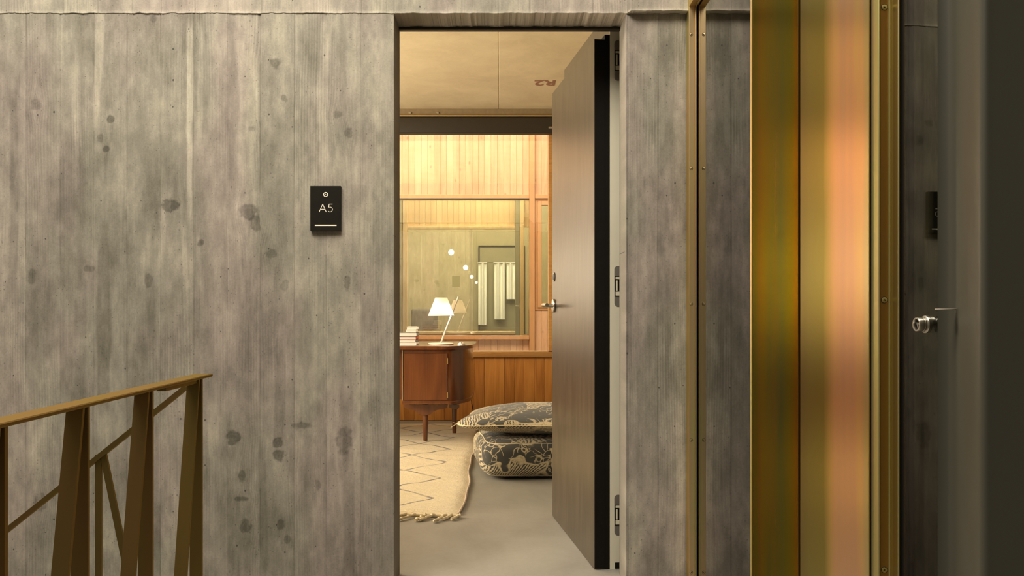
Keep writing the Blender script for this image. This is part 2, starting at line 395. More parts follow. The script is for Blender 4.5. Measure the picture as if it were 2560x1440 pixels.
def cast_face(name, x0, x1, z0, z1, joints, seed, depth_back, step, parent, knots=True, proud=None, rough_bottom=0.0, tone=0.0):
    nx = max(2, int((x1-x0)/step)+1); nz = max(2, int((z1-z0)/step)+1)
    xs = np.linspace(x0, x1, nx); zs = np.linspace(z0, z1, nz)
    Xg, Zg = np.meshgrid(xs, zs)
    j = np.array([wx(p) for p in joints])
    wob = (fbm(Zg*3, Zg*0+7, seed+3, 3)-.5)*.004
    idx = np.searchsorted(j, Xg+wob); idxc = np.clip(idx, 1, len(j)-1)
    a = j[idxc-1]; b = j[idxc]
    u = (Xg+wob-a)/(b-a)
    rnd = (idx*0.61803+seed*.37) % 1.0
    dj = np.minimum(np.abs(Xg+wob-a), np.abs(b-Xg-wob))
    # knots bend the grain lines around themselves
    Xw = Xg.copy(); blot = np.zeros_like(Xg)
    if knots:
        for (kx, ky, rx, ry, am) in KNOTS:
            cx, cz = wx(kx), wz(ky); rx /= SW; ry /= SW
            dx = Xg-cx; dz = Zg-cz
            Xw = Xw-np.sign(dx)*rx*1.2*np.exp(-(dz/(ry*2.6))**2)*np.exp(-np.abs(dx)/(rx*2.2))
            ang = (fbm(Xg*60, Zg*60, seed+40, 4)-.5)*1.3
            r = np.sqrt((dx/rx)**2+(dz/ry)**2)+ang*.9
            ringy = .85+.15*np.sin(r*9)
            blot -= am*1.15*ringy*np.clip(1.25-r, 0, .5)*2
    warp = (fbm(Xw*6+idx*9.1, Zg*1.6+idx*3.7, seed+5, 3)-.5)*.035
    ph = (Xw+warp)
    g1 = fbm(ph*150, Zg*2.2+idx*5, seed+9, 3)
    lines = np.sin((ph*620)+fbm(ph*30, Zg*.8, seed+2, 2)*6)
    amp = np.clip(fbm(Xg*9+idx*4, Zg*2.4, seed+21, 3)*2.6-1.05, 0, 1)
    st = fbm(ph*42+idx*7, Zg*1.1+idx*3, seed+31, 4)       # long streaks
    cloud = fbm(Xg*7, Zg*4, seed+51, 5)
    micro = fbm(Xg*60, Zg*24, seed+77, 3)
    patch = np.clip((fbm(Xg*16+idx*3, Zg*5+idx*2, seed+71, 5)-.5)*3.2, -.5, .5)
    T = .53+(st-.5)*.16+(cloud-.5)*.36+patch*.11+np.clip((fbm(Xg*11, Zg*9, seed+75, 5)-.5)*2.6, -.5, .5)*.12+(fbm(Xg*1.8, Zg*1.6, seed+57, 3)-.5)*.20+(rnd-.5)*.09+(g1-.5)*.08+lines*amp*.075+(micro-.5)*.26+blot*1.0+tone
    for (sx, y0, y1, wd, am) in STREAKS:
        cx = wx(sx)+(fbm(Zg*2.2, Zg*0+sx, seed+8, 3)-.5)*.03
        zt, zb = wz(y0), wz(y1)
        ed = (fbm(Xg*55, Zg*5, seed+61, 3)-.5)
        m = np.clip((1-np.abs(Xg-cx)/(wd/SW))*3+ed*2.2, 0, 1)*np.clip((Zg-zb)/.10+.5+ed*2, 0, 1)*np.clip((zt-Zg)/.06+.5+ed*2, 0, 1)
        T += am*m
    jn = idx+(u > .5); js = .35+1.1*(((jn*0.7548776662+seed*.13) % 1.0))
    T -= .20*js*np.exp(-(dj/.0016)**2)*(fbm(Xg*4, Zg*7, seed+15, 2)*1.5-.1)
    T += .10*np.exp(-((dj-.003)/.0018)**2)*np.clip(fbm(Xg*8, Zg*4, seed+16, 2)*3-1.4, 0, 1)
    hue = np.clip(fbm(Xg*5+3, Zg*2.2, seed+88, 4)*3.4-1.35, 0, 1)*.85
    # relief, in metres towards the viewer
    H = (rnd-.5)*.0016+(g1-.5)*.0004+lines*amp*.00028+(cloud-.5)*.0008
    H -= .0016*np.exp(-(dj/.0016)**2)
    H += .0012*np.exp(-((dj-.004)/.0015)**2)*np.clip(fbm(Xg*5, Zg*9, seed+19, 2)*2-.8, 0, 1)
    H += blot*.0010
    Yg = YW-H
    if proud is not None: Yg = Yg-proud(Xg, Zg)
    if rough_bottom:
        k = np.exp(-(Zg-z0)/.006)*rough_bottom
        nn = fbm(Xg*45, Zg*40, seed+99, 4)
        Zg = Zg-k*(nn-.3)*1.6; Yg = Yg-k*nn*.9
        T += .30*np.exp(-(Zg-z0)/.005)  # lightens the ragged lower edge: rim highlight put into the stain
    n = nx*nz
    co = np.stack([Xg, Yg, Zg], -1).reshape(-1, 3)
    q = (np.arange(nz-1)[:, None]*nx+np.arange(nx-1)[None, :]).ravel()
    faces = np.stack([q, q+1, q+1+nx, q+nx], -1)
    # border skirt back to the wall depth
    rim = np.concatenate([np.arange(nx), np.arange(1, nz)*nx+nx-1, (nz-1)*nx+np.arange(nx-2, -1, -1), np.arange(nz-2, 0, -1)*nx])
    back = co[rim].copy(); back[:, 1] = depth_back
    bi = n+np.arange(len(rim)); nr = len(rim)
    sk = np.stack([rim, bi, bi[(np.arange(nr)+1) % nr], rim[(np.arange(nr)+1) % nr]], -1)
    co = np.concatenate([co, back]); faces = np.concatenate([faces, sk])
    me = bpy.data.meshes.new(name)
    me.vertices.add(len(co)); me.vertices.foreach_set('co', co.astype(np.float32).ravel())
    me.loops.add(faces.size); me.loops.foreach_set('vertex_index', faces.astype(np.int32).ravel())
    me.polygons.add(len(faces)); me.polygons.foreach_set('loop_start', np.arange(0, faces.size, 4, dtype=np.int32))
    sm = np.ones(len(faces), bool); sm[-nr:] = False
    me.polygons.foreach_set('use_smooth', sm)
    me.update(calc_edges=True)
    at = me.color_attributes.new('stain', 'FLOAT_COLOR', 'POINT')
    colr = np.ones((len(co), 4), np.float32)
    colr[:n, 0] = np.clip(T, 0, 1).ravel(); colr[:n, 1] = hue.ravel()
    colr[n:, 0] = .34; colr[n:, 1] = .2
    at.data.foreach_set('color', colr.ravel())
    me.materials.append(M['concrete'])
    o = bpy.data.objects.new(name, me); C.objects.link(o)
    if parent is not None: o.parent = parent
    return o

# ------------------------------------------------------------------ board-marked concrete front wall
XL, XR = wx(985), wx(1565)                     # door opening
ZL = wz(33)                                    # lintel soffit
YB = 3.43
wall = sroot('wall_front')
cast_face('left_pour', -2.0, XL, -.12, ZL, JL, 11, YB, .0026, wall)
cast_face('right_pour', XR, .76, -.12, ZL, JL, 23, YB, .0028, wall, tone=-.13)
cast_face('upper_pour', -2.0, .80, ZL, ZL+.12, JU, 37, YB, .0028, wall, knots=False,
          proud=lambda x, z: .0008+.030*np.clip((x-wx(1566))/.012, 0, 1), rough_bottom=.0036, tone=.10)
mb = MB()
mb.box(-4.2, -2.0, YW, YB, -3, 3.6).box(-2.0, XL, YW, YB, -3, -.12).box(.76, 1.6, YW, YB, -.5, 3.6).box(-2.0, .80, YW, YB, ZL+.12, 3.6)
mb.build('outer_pour', M['plain_concrete'], wall)

# sign
def sw(px): return (px-VX)/ (F/(YW-.016))
sg = thing('room_sign', 'small black room sign reading A5 on the concrete wall', 'sign', (wx(813.5), YW-.004, wz(521)))
ys = YW-.016
MB().box(X(775.5, ys), X(852, ys), ys, YW+.002, Z(577, ys), Z(465, ys), .0008).build('plate', M['signblack'], sg)
yf = ys-.0006
def s6(x, y): return P(700+x/6, 400+y/6, yf)
def stroke(pts, r, name):
    m = MB()
    for a, b in zip(pts[:-1], pts[1:]):
        a = Vector(a); b = Vector(b); d = (b-a).normalized(); nrm = Vector((-d.z, 0, d.x))*r
        q = [a+nrm-d*r*.4, a-nrm-d*r*.4, b-nrm+d*r*.4, b+nrm+d*r*.4]
        m.slab([(v.x, v.z) for v in q], yf, yf+.0008)
    return m
m = stroke([s6(588, 778), s6(640, 662), s6(693, 778)], .0011, 'a')
m2 = stroke([s6(608, 738), s6(672, 738)], .0011, 'a')
def join(a, b):
    me = bpy.data.meshes.new('t'); b.bm.to_mesh(me); a.bm.from_mesh(me); bpy.data.meshes.remove(me); b.bm.free()
join(m, m2); m.build('letter', M['signwhite'], sg)
pts = [s6(786, 662), s6(738, 662), s6(729, 712)]
for k in range(13):
    an = math.radians(128-k*22)
    pts.append(s6(751+37*math.cos(an), 742-36*math.sin(an)))
stroke(pts, .0011, '5').build('numeral', M['signwhite'], sg)
def ring(cx, cy, ro, ri):
    m = MB(); b = m.bm; n = 32; R = []
    for r in (ro, ri):
        for y in (yf, yf+.0008):
            R.append([b.verts.new((cx+r*math.cos(2*PI*k/n), y, cy+r*math.sin(2*PI*k/n))) for k in range(n)])
    for A, B in ((R[0], R[2]), (R[0], R[1]), (R[2], R[3])):
        for k in range(n): b.faces.new((A[k], A[(k+1) % n], B[(k+1) % n], B[k]))
    return m
c0 = s6(685, 517); u = YW/F/6
ring(c0.x, c0.z, 36*u, 25*u).build('emblem_ring', M['signwhite'], sg)
c1 = c0+Vector((0, 0, 4.5*u)); c2 = c0-Vector((0, 0, 4.5*u))
m = ring(c1.x, c1.z, 5.5*u, 2.5*u); join(m, ring(c2.x, c2.z, 6*u, 2.5*u)); m.build('emblem_mark', M['signwhite'], sg)
a = s6(523, 990); b = s6(848, 972)
MB().box(a.x, b.x, yf-.0006, yf+.001, a.z, b.z).build('rule', M['signwhite'], sg)

# ------------------------------------------------------------------ room shell
YBACK = 8.0; CEIL = 2.81
fl = MB().box(-.62, 1.6, -2.6, 3.43, -.14, 0).box(-3.5, 1.5, 3.43, 8.12, -.14, 0).build('floor', M['floor']); struct(fl)
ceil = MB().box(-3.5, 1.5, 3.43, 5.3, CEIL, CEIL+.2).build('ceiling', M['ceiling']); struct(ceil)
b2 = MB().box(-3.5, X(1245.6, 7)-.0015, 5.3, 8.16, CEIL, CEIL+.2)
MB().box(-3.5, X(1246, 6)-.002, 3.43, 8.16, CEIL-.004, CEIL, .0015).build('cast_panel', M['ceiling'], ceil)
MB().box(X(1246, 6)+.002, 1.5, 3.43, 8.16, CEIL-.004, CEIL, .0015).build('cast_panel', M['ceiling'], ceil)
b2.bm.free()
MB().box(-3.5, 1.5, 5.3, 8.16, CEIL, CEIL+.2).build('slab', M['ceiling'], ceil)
struct(MB().box(1.3, 1.5, 3.43, 8.12, 0, CEIL).build('wall_right', M['plain_concrete']))
struct(MB().box(-3.7, -3.5, 3.43, 8.12, -.14, CEIL+.2).build('wall_left', M['plain_concrete']))
# stencil on the ceiling
def text_mesh(body, size, name, mat, parent, mtx, ext=.0008, bold=0.0):
    cu = bpy.data.curves.new(name, 'FONT'); cu.body = body; cu.size = size; cu.extrude = ext; cu.offset = bold
    cu.align_x = 'CENTER'; cu.align_y = 'CENTER'
    o = bpy.data.objects.new(name, cu); C.objects.link(o)
    dg = bpy.context.evaluated_depsgraph_get(); me = bpy.data.meshes.new_from_object(o.evaluated_get(dg))
    bpy.data.objects.remove(o); bpy.data.curves.remove(cu)
    me.transform(mtx); me.materials.clear(); me.materials.append(mat)
    ob = bpy.data.objects.new(name, me); C.objects.link(ob); ob.parent = parent; return ob
Mt = Matrix(((-.72, 0, 0, X(1363, 6.94)), (0, 1, 0, 6.94), (0, 0, -1, CEIL-.0045), (0, 0, 0, 1)))
text_mesh('R2', .22, 'stencil_lettering', M['stencil'], ceil, Mt, bold=.006)

# back wall below the window, boards 90 mm wide
bw = MB().box(-3.5, 1.5, YBACK+.03, YBACK+.12, 0, Z(895, YBACK)).build('wall_back', M['plain_concrete']); struct(bw)
ztop = Z(893, YBACK); zbot = Z(1052, YBACK)
bd = None; x = X(1185.5, YBACK)-.0909*36; k = 0
while x < 1.45:
    if x > -3.5:
        if bd is None:
            bd = MB().box(-.0447, .0447, -.008, .03, .0, ztop-.004, .002).build('board', M['cladding'], bw, origin=(0, 0, 0))
            o = bd
        else:
            o = bd.copy(); C.objects.link(o); o.parent = bw
        o.location = (x+.0455, YBACK+.008+random.uniform(-.0015, .0015), .004)
    x += .0909
# side of window and head
# window: frame, sill, cassette, glass
win = sroot('window_1', (0, YBACK, ztop))
xr = X(1371, YBACK)
zs = Z(878, YBACK)
MB().box(-3.5, xr+.05, YBACK-.03, YBACK+.10, ztop, zs-.006, .004, 2).build('window_sill', M['frame_wood'], win, True)
MB().box(-3.5, xr+.0, YBACK-.018, YBACK+.09, zs-.006, zs, .003).build('lit_sill_top', M['inner_pine'], win)  # paler wood paints the daylight on the sill's top edge
MB().box(xr, xr+.052, YBACK-.03, YBACK+.11, zs, CEIL-.03, .004, 2).build('window_jamb', M['frame_wood'], win)
MB().box(-3.5, xr, YBACK-.02, YBACK+.1, 2.70, CEIL-.004, .003).build('window_head', M['frame_wood'], win)
MB().box(-3.49, xr-.002, YBACK+.040, YBACK+.048, zs, 2.70).build('window_pane', M['glass_window'], win)
struct(MB().box(xr+.052, 1.3, YBACK+.01, YBACK+.1, ztop, CEIL).build('wall_return', M['cladding']))
yc = 7.86
bl = thing('blind_cassette', 'long dark roller blind cassette under the ceiling above the window', 'blind', (X(1180, yc), yc, Z(333, yc)))
MB().box(-3.4, X(1385, yc)+.12, yc-.02, yc+.10, Z(333, yc), Z(293, yc), .012, 3).build('cassette', M['blackmetal'], bl, True)
MB().box(-3.4, X(1385, yc)+.12, yc-.026, yc+.10, Z(292.5, yc), Z(289, yc), .002).build('rail', M['goldtrim'], bl)
MB().box(-3.4, X(1385, yc)+.12, yc+.0, yc+.10, Z(289, yc), CEIL-.004, .002).build('mounting_board', M['bracketwood'], bl)
for px in (1025, 1094):
    MB().box(X(px, yc)-.012, X(px, yc)+.012, yc-.012, yc+.0, Z(285, yc), Z(281, yc), .002).build('clip', M['steel'], bl)
MB().box(X(1371, yc), X(1381, yc), yc-.03, yc-.02, Z(323, yc), Z(318, yc), .002).build('end_bracket', M['steel'], bl)

# ------------------------------------------------------------------ courtyard and far timber building
YF = 12.4
def fx(px): return X(px, YF)
def fz(py): return Z(py, YF)
struct(MB().box(-8, 6, 8.12, 12.6, -.2, -.05).build('floor_courtyard', M['floor']))
fw = sroot('wall_courtyard', (0, YF, 0))
def boards(x0, x1, z0, z1, y, mat, parent, wdt=.0902, th=.03, first=None):
    n = int(round((x1-x0)/wdt)); wd = (x1-x0)/max(n, 1); proto = None
    for i in range(n):
        if proto is None:
            proto = MB().box(-wd/2+.0008, wd/2-.0008, 0, th, z0, z1, .0028).build('board', mat, parent, origin=(0, 0, 0)); o = proto
        else:
            o = proto.copy(); C.objects.link(o); o.parent = parent
        o.location = Vector((x0+wd*(i+.5), y+random.uniform(-.0015, .0015), 0))-wloc(parent)
xa, xb = -4.6, 3.6
wl, wr = X(955, YF), fx(1323)     # facade window
boards(xa, fx(1323), fz(487), fz(150), YF, M['facade'], fw)
boards(fx(1337), xb, fz(487), fz(150), YF, M['facade'], fw)
boards(xa, fx(1323), .0, fz(848), YF, M['facade'], fw)
boards(fx(1337), xb, .0, fz(775), YF, M['facade'], fw)
boards(xa, wl, fz(848), fz(487), YF, M['facade'], fw)
boards(fx(1395), xb, fz(775), fz(487), YF, M['facade'], fw)
MB().box(xa, xb, YF+.03, YF+.2, fz(487), fz(150)).box(xa, xb, YF+.03, YF+.2, -.2, fz(848)).box(fx(1395), xb, YF+.03, YF+.2, fz(848), fz(487)).box(fx(1323), fx(1395), YF+.03, YF+.2, fz(848), fz(775)).box(xa, wl, YF+.03, YF+.2, fz(848), fz(487)).build('backing', M['plain_concrete'], fw)
MB().box(fx(1323), fx(1337), YF-.05, YF+.1, -.1, fz(150), .006).build('post', M['facade_frame'], fw)
MB().box(xa, fx(1323), YF-.04, YF+.06, fz(497), fz(487), .005).build('rail', M['facade_frame'], fw)
MB().box(fx(1337), xb, YF-.04, YF+.06, fz(497), fz(487), .005).build('rail', M['facade_frame'], fw)
w2 = sroot('window_2', (0, YF, fz(848)))
MB().box(wl, wr, YF-.06, YF+.12, fz(848), fz(839), .004).build('window_sill', M['facade_frame'], w2)
MB().box(wl, wl+.06, YF-.02, YF+.1, fz(839), fz(497), .004).build('window_jamb', M['facade_frame'], w2)
MB().box(wl+.05, wr, YF+.03, YF+.036, fz(839), fz(499)).build('window_pane', M['glass_facade'], w2)
MB().box(wl, wr, YF-.0, YF+.09, fz(499.5), fz(497), .001).build('window_head', M['blackmetal'], w2)  # dark strip standing in for the shadow under the facade rail
w3 = sroot('window_3', (0, YF, fz(775)))
def frame(x0, x1, z0, z1, y0, y1, t, mat, parent, name):
    m = MB(); m.box(x0, x0+t, y0, y1, z0, z1, .003).box(x1-t, x1, y0, y1, z0, z1, .003).box(x0+t, x1-t, y0, y1, z0, z0+t, .003).box(x0+t, x1-t, y0, y1, z1-t, z1, .003)
    return m.build(name, mat, parent)
frame(fx(1337), fx(1395), fz(775), fz(497), YF-.01, YF+.08, .036, M['facade_frame'], w3, 'window_frame')
frame(fx(1344), fx(1388), fz(768), fz(503.5), YF-.025, YF+.05, .056, M['facade_frame'], w3, 'casement')
MB().box(fx(1352), fx(1380), YF+.0, YF+.006, fz(760), fz(512)).build('window_pane', M['glass_facade'], w3)

# inside the far building: timber screen, back wall, pendants, curtain
YI = 14.2
def ix(px): return X(px, YI)
def iz(py): return Z(py, YI)
scn = sroot('wall_screen', (0, YI, 0))
boards(ix(1007), ix(1288), iz(566), iz(440), YI, M['inner_pine'], scn)
MB().box(ix(1019), ix(1300), YI-.05, YI+.05, iz(573), iz(565.5), .006).build('rail', M['inner_pine'], scn)
for (p0, p1, y0, mt) in ((1007.5, 1019, 440, 'inner_pine'), (1300, 1310, 440, 'inner_pine'), (998, 1006, 440, 'olive_dark'), (1288, 1300, 440, 'olive_dark')):  # the olive_dark pair are dark strips standing in for shadows
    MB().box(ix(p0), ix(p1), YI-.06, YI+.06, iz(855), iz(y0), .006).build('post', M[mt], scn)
boards(ix(1310), ix(1345), iz(568), iz(440), YI, M['inner_pine'], scn)
boards(ix(960), ix(998), iz(568), iz(440), YI, M['inner_pine'], scn)
MB().box(ix(1019), ix(1300), YI-.05, YI+.06, iz(836), iz(828), .006).build('rail', M['inner_pine'], scn)
boards(ix(960), ix(1360), iz(870), iz(836), YI+.01, M['facade'], scn)
YO = 17.2
def ox(px): return X(px, YO)
def oz(py): return Z(py, YO)
ow = MB().box(-5, ox(1174), YO, YO+.1, -.2, 5.2).box(ox(1180), 4, YO+.0, YO+.1, -.2, 5.2).box(ox(1174), ox(1180), YO+.05, YO+.1, -.2, 5.2).build('wall_far', M['olive']); struct(ow)
MB().box(-5, 4, 12.6, YO, -.2, -.1).build('floor_far', M['floor'])['kind'] = 'structure'
MB().box(-5, 4, 12.6, YO+.1, 4.4, 4.6).build('ceiling_far', M['ceiling'])['kind'] = 'structure'
MB().box(-5.1, -5, 12.6, YO, -.2, 4.6).build('wall_far_left', M['olive'])['kind'] = 'structure'
MB().box(4, 4.1, 12.6, YO, -.2, 4.6).build('wall_far_right', M['olive'])['kind'] = 'structure'
d3 = sroot('door_3', (ox(1245), YO, 0))
frame(ox(1196), ox(1312), -.1, oz(614), YO-.05, YO, .025, M['blackmetal'], d3, 'door_frame')
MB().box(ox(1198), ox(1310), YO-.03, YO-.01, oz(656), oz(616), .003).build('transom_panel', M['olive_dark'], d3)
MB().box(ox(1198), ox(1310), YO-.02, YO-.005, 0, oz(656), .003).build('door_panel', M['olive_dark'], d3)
def curtain(px0, px1, py0, py1, name, label, grp=None):
    x0, x1, z0, z1 = ox(px0), ox(px1), oz(py1), oz(py0); y = YO-.16
    m = MB(); n = 40; b = m.bm; cols = []
    for i in range(n+1):
        t = i/n; xx = x0+(x1-x0)*t; yy = y+.03*math.sin(t*PI*2*(x1-x0)/.11)
        cols.append([b.verts.new((xx, yy+d, zz)) for zz in (z0, z1) for d in (0, .004)])
    for i in range(n):
        A, B = cols[i], cols[i+1]
        b.faces.new((A[0], B[0], B[2], A[2])); b.faces.new((A[1], A[3], B[3], B[1])); b.faces.new((A[0], A[1], B[1], B[0])); b.faces.new((A[2], B[2], B[3], A[3]))
    b.faces.new(cols[0]); b.faces.new(cols[-1][::-1])
    t = thing(name, label, 'curtain', ((x0+x1)/2, y, z0))
    m.build('cloth', M['curtain'], t); MB().box(x0-.01, x1+.01, y-.012, y+.012, z1, z1+.02, .003).box(x0, x0+.02, y, YO-.0, z1, z1+.02).box(x1-.02, x1, y, YO-.0, z1, z1+.02).build('rod', M['lampwhite'], t)
curtain(1196, 1217, 659, 812, 'curtain', 'narrow white curtain strip in the far room, left one behind the lamp')
curtain(1235, 1262, 659, 798, 'curtain', 'long white curtain in the far room, middle one')
curtain(1266, 1290, 659, 748, 'curtain', 'shorter white curtain in the far room beside the timber post')
for i, (px, py, r, y) in enumerate(((1128, 631, 7, 14.9), (1164, 669, 6, 15.6), (1179, 692, 4.4, 16.3), (1191, 706.5, 3, 16.8))):
    p = P(px, py, y); R = r*y/F
    t = thing('globe_pendant', ['largest glowing globe pendant in the far room, highest of four', 'second glowing globe pendant in the far room, next below the largest', 'third glowing globe pendant in the far room, small and low', 'smallest faint globe pendant, lowest of four beside the white curtain'][i], 'lamp', (p.x, p.y, p.z), 'globe pendants in the far room')
    m = MB(); bmesh.ops.create_uvsphere(m.bm, u_segments=20, v_segments=12, radius=R, matrix=Matrix.Translation(p)); m.build('globe', M['globe'], t, True)
    MB().cyl((p.x, p.y, p.z+R*.9), (p.x, p.y, 4.4), .0012, n=6).build('cord', M['cord'], t)
YS = 15.8
sf = thing('armchair', 'grey upholstered armchair seen low in the far room through the glass', 'armchair', (X(1056, YS), YS, -.1))
xs0, xs1 = X(1022, YS), X(1090, YS)
MB().box(xs0, xs1, YS+.35, YS+.5, .2, Z(772, YS), .05, 3).build('backrest', M['greyfab'], sf, True)
MB().box(xs0+.07, xs1-.07, YS-.1, YS+.4, .15, .42, .05, 3).build('seat', M['greyfab'], sf, True)
MB().box(xs0-.05, xs0+.07, YS-.1, YS+.45, .05, .62, .04, 3).build('armrest', M['greyfab'], sf, True)
MB().box(xs1-.07, xs1+.05, YS-.1, YS+.45, .05, .62, .04, 3).build('armrest', M['greyfab'], sf, True)
for sx in (xs0, xs1):
    for yy in (YS-.06, YS+.42): MB().cyl((sx, yy, -.1), (sx, yy, .1), .015, .02, 10).build('leg', M['blackmetal'], sf)
area('far_room_light', (-.3, 15.6, 4.3), (-.3, 16.6, 1.5), 3, 1.6, 290, (1, .92, .70))
area('screen_fill_light', (-.3, 13.2, 4.2), (-.1, 14.2, 2.2), 3, .6, 270, (1, .90, .66))  # added fill to brighten the pine screen, no fixture modelled

# ------------------------------------------------------------------ the open door leaf
door = sroot('door_1', (.373, 3.479, 0))
n0 = Vector((.373, 3.479)); n1 = Vector((.260, 4.371)); d = (n1-n0).normalized(); nr = Vector((d.y, -d.x))   # nr points right
L = (n1-n0).length
def quad(u0, u1, t0, t1): return [tuple(n0+d*a+nr*b) for a, b in ((u0, t0), (u1, t0), (u1, t1), (u0, t1))]
MB().prism(quad(0, L, 0, .0425), .004, 2.1, .0015).build('leaf', M['veneer'], door)
MB().prism(quad(-.0012, -.0002, .0015, .0425), .006, 2.098).build('edge_seal', M['black'], door)
MB().prism(quad(.0, L-.006, .0425, .0625), .002, 2.119, .001).build('rebate_seal', M['black'], door)
MB().prism(quad(.0, L+.012, .0625, .112), .0, 2.222, .0015).build('overlap_leaf', M['veneer'], door)
MB().prism(quad(-.003, -.0002, .0625, .112), .0, 2.222, .0004).build('leaf_edge', M['leafgrey'], door)
MB().prism(quad(.28, .30, .055, .0625), 2.119, 2.134).build('latch_stud', M['black'], door)
def q3(u, t, z): v = n0+d*u+nr*t; return Vector((v.x, v.y, z))
for i, zc in enumerate((2.017, 1.123, .217)):
    h = MB(); pts = []
    for k in range(24):
        an = 2*PI*k/24; cx = .0147*math.cos(an); cz = .0147*math.sin(an)+(.065 if math.sin(an) >= 0 else -.065)
        pts.append((cx, cz))
    b = h.bm; A = [b.verts.new(q3(-.0032, .0945+x, zc+z)) for x, z in pts]; B = [b.verts.new(q3(-.0052, .0945+x, zc+z)) for x, z in pts]
    for k in range(24): b.faces.new((A[k], A[(k+1) % 24], B[(k+1) % 24], B[k]))
    b.faces.new(B); ho = h.build('hinge_plate', M['hinge'], door)
    MB().prism(quad(-.0056, -.0050, .082, .110), zc-.042, zc+.040).build('hinge_pocket', M['black'], ho)
    MB().prism(quad(-.0085, -.0054, .0845, .108), zc+.028, zc+.036).prism(quad(-.0085, -.0054, .0845, .108), zc-.038, zc-.022).prism(quad(-.0085, -.0054, .086, .092), zc-.018, zc+.022).build('hinge_arm', M['leafgrey'], ho)
# bottom guide block
MB().prism(quad(-.006, -.003, .083, .108), .004, .028, .0006).build('guide_block', M['black'], door)
# handle and cylinder ring
hu = L-.055
def disc(u, z, r, t0, t1, name, mat, parent, bev=.001, n=28):
    a = q3(u, t0, z); c = q3(u, t1, z); return MB().cyl(a, c, r, n=n, bev=bev).build(name, mat, parent, True)
hd = disc(hu, 1.045, .033, 0, -.010, 'handle_rosette', M['steel'], door, .002)
m = MB(); m.tube([q3(hu, -.008, 1.045), q3(hu, -.035, 1.046), q3(hu-.002, -.052, 1.047), q3(hu-.014, -.060, 1.048), q3(hu-.05, -.061, 1.049), q3(hu-.125, -.060, 1.049)], .0085, 12)
m.build('lever', M['steel'], hd, True)
kr = disc(hu, 1.186, .0225, 0, -.005, 'lock_ring', M['hinge'], door, .001)
disc(hu, 1.186, .0155, -.0045, -.0065, 'lock_core', M['blackmetal'], kr, .0005)
# black head seal in the opening
df = sroot('trim_1', (0, 3.41, ZL))
MB().box(XL, XR, 3.405, 3.43, wz(33)-.0125, wz(33)+.001, .001).build('head_seal', M['blackmetal'], df)
MB().box(XL, XR, 3.403, 3.406, wz(33)-.004, wz(33)-.0005).build('shadow_gap', M['black'], df)

# ------------------------------------------------------------------ rug
def make_rug():
    t = NT('cream_wool_rug'); w = t.world(); sx = t.n('ShaderNodeSeparateXYZ'); t.l(w, sx.inputs[0])
    wob = t.noise(w, 9, 3); fz_ = t.noise(w, 90, 3, .7)
    xx = t.math('ADD', sx.outputs[0], t.math('MULTIPLY', t.math('SUBTRACT', wob, .5), .03))
    yy = t.math('ADD', sx.outputs[1], t.math('MULTIPLY', t.math('SUBTRACT', fz_, .5), .022))
    u = t.math('DIVIDE', t.math('SUBTRACT', -.352, xx), .25); v = t.math('DIVIDE', t.math('SUBTRACT', yy, 4.700), .267)
    def line(e):
        f = t.math('PINGPONG', e, 1.0); return t.math('LESS_THAN', f, .040)
    l = t.math('MAXIMUM', line(t.math('ADD', u, v)), line(t.math('SUBTRACT', u, v)))
    l = t.math('MULTIPLY', l, t.math('GREATER_THAN', u, -.01))
    gate = t.noise(t.map(w, (8, 11, 1)), 1, 3, .7)
    l = t.math('MULTIPLY', l, t.ramp(gate, [(.42, .5), (.56, 1)]))
    pile = t.noise(t.map(w, (9, 34, 1)), 3, 5, .65, .5); big = t.noise(w, 3, 3)
    c = t.ramp(pile, [(.25, (.60, .48, .28)), (.75, (.86, .72, .47))]); c = t.mix(t.math('MULTIPLY', big, .3), c, (.70, .60, .42))
    c = t.mix(l, c, (.075, .06, .065)); t.col(c); t.set(Roughness=.95)
    t.b.inputs['Sheen Weight'].default_value = .3
    h = t.math('SUBTRACT', t.math('ADD', pile, t.math('MULTIPLY', fz_, .6)), t.math('MULTIPLY', l, .4)); t.bump(h, .9, .010); return t.m
M['rug'] = make_rug()
M['wool'] = plain('cream_wool_cord', (.66, .55, .36), .95, var=.2, scale=90)
M['binding'] = plain('grey_violet_edge_binding', (.24, .19, .17), .95)
M['selvedge'] = plain('brown_grey_selvedge', (.42, .33, .25), .95)
t = thing('woven_rug', 'cream wool rug with thin dark diamond lines under the desk', 'rug', (-.9, 6.0, 0))
m = MB(); b = m.bm; nx, ny = 90, 150; grid = []
def redge(y): return -.192+.009*math.sin(y*4.1)+.004*math.sin(y*11+1)-.012*max(0, 4.9-y)
def fedge(x): return 4.365+.012*math.sin(x*9)+.02*max(0, (-.5-x))
for j in range(ny+1):
    row = []
    for i in range(nx+1):
        s = i/nx; tt = j/ny
        y = 4.365+tt*3.37
        x0 = -2.35; x1 = redge(y); xx = x0+(x1-x0)*s
        yy = fedge(xx)+(7.735-fedge(xx))*tt
        e = min(1, min((1-s)*40, tt*40, (1-tt)*40))
        zz = .004+.016*(e**.5)+.0035*math.sin(xx*13+yy*3)*math.sin(yy*9)*e+.002*math.sin(yy*31+xx*7)*e
        row.append(b.verts.new((xx, yy, max(zz, .003))))
    grid.append(row)
for j in range(ny):
    for i in range(nx): b.faces.new((grid[j][i], grid[j][i+1], grid[j+1][i+1], grid[j+1][i]))
bot = [b.verts.new((p.co.x, p.co.y, .0005)) for p in (grid[0][0], grid[0][-1], grid[-1][-1], grid[-1][0])]
rug = m.build('pile', M['rug'], t); [setattr(f, 'use_smooth', True) for f in rug.data.polygons]
MB().tube([(redge(4.38+.05*k)+.004, 4.38+.05*k, .010) for k in range(66)], .006, 8).build('edge_binding', M['selvedge'], t, True)
m = MB()
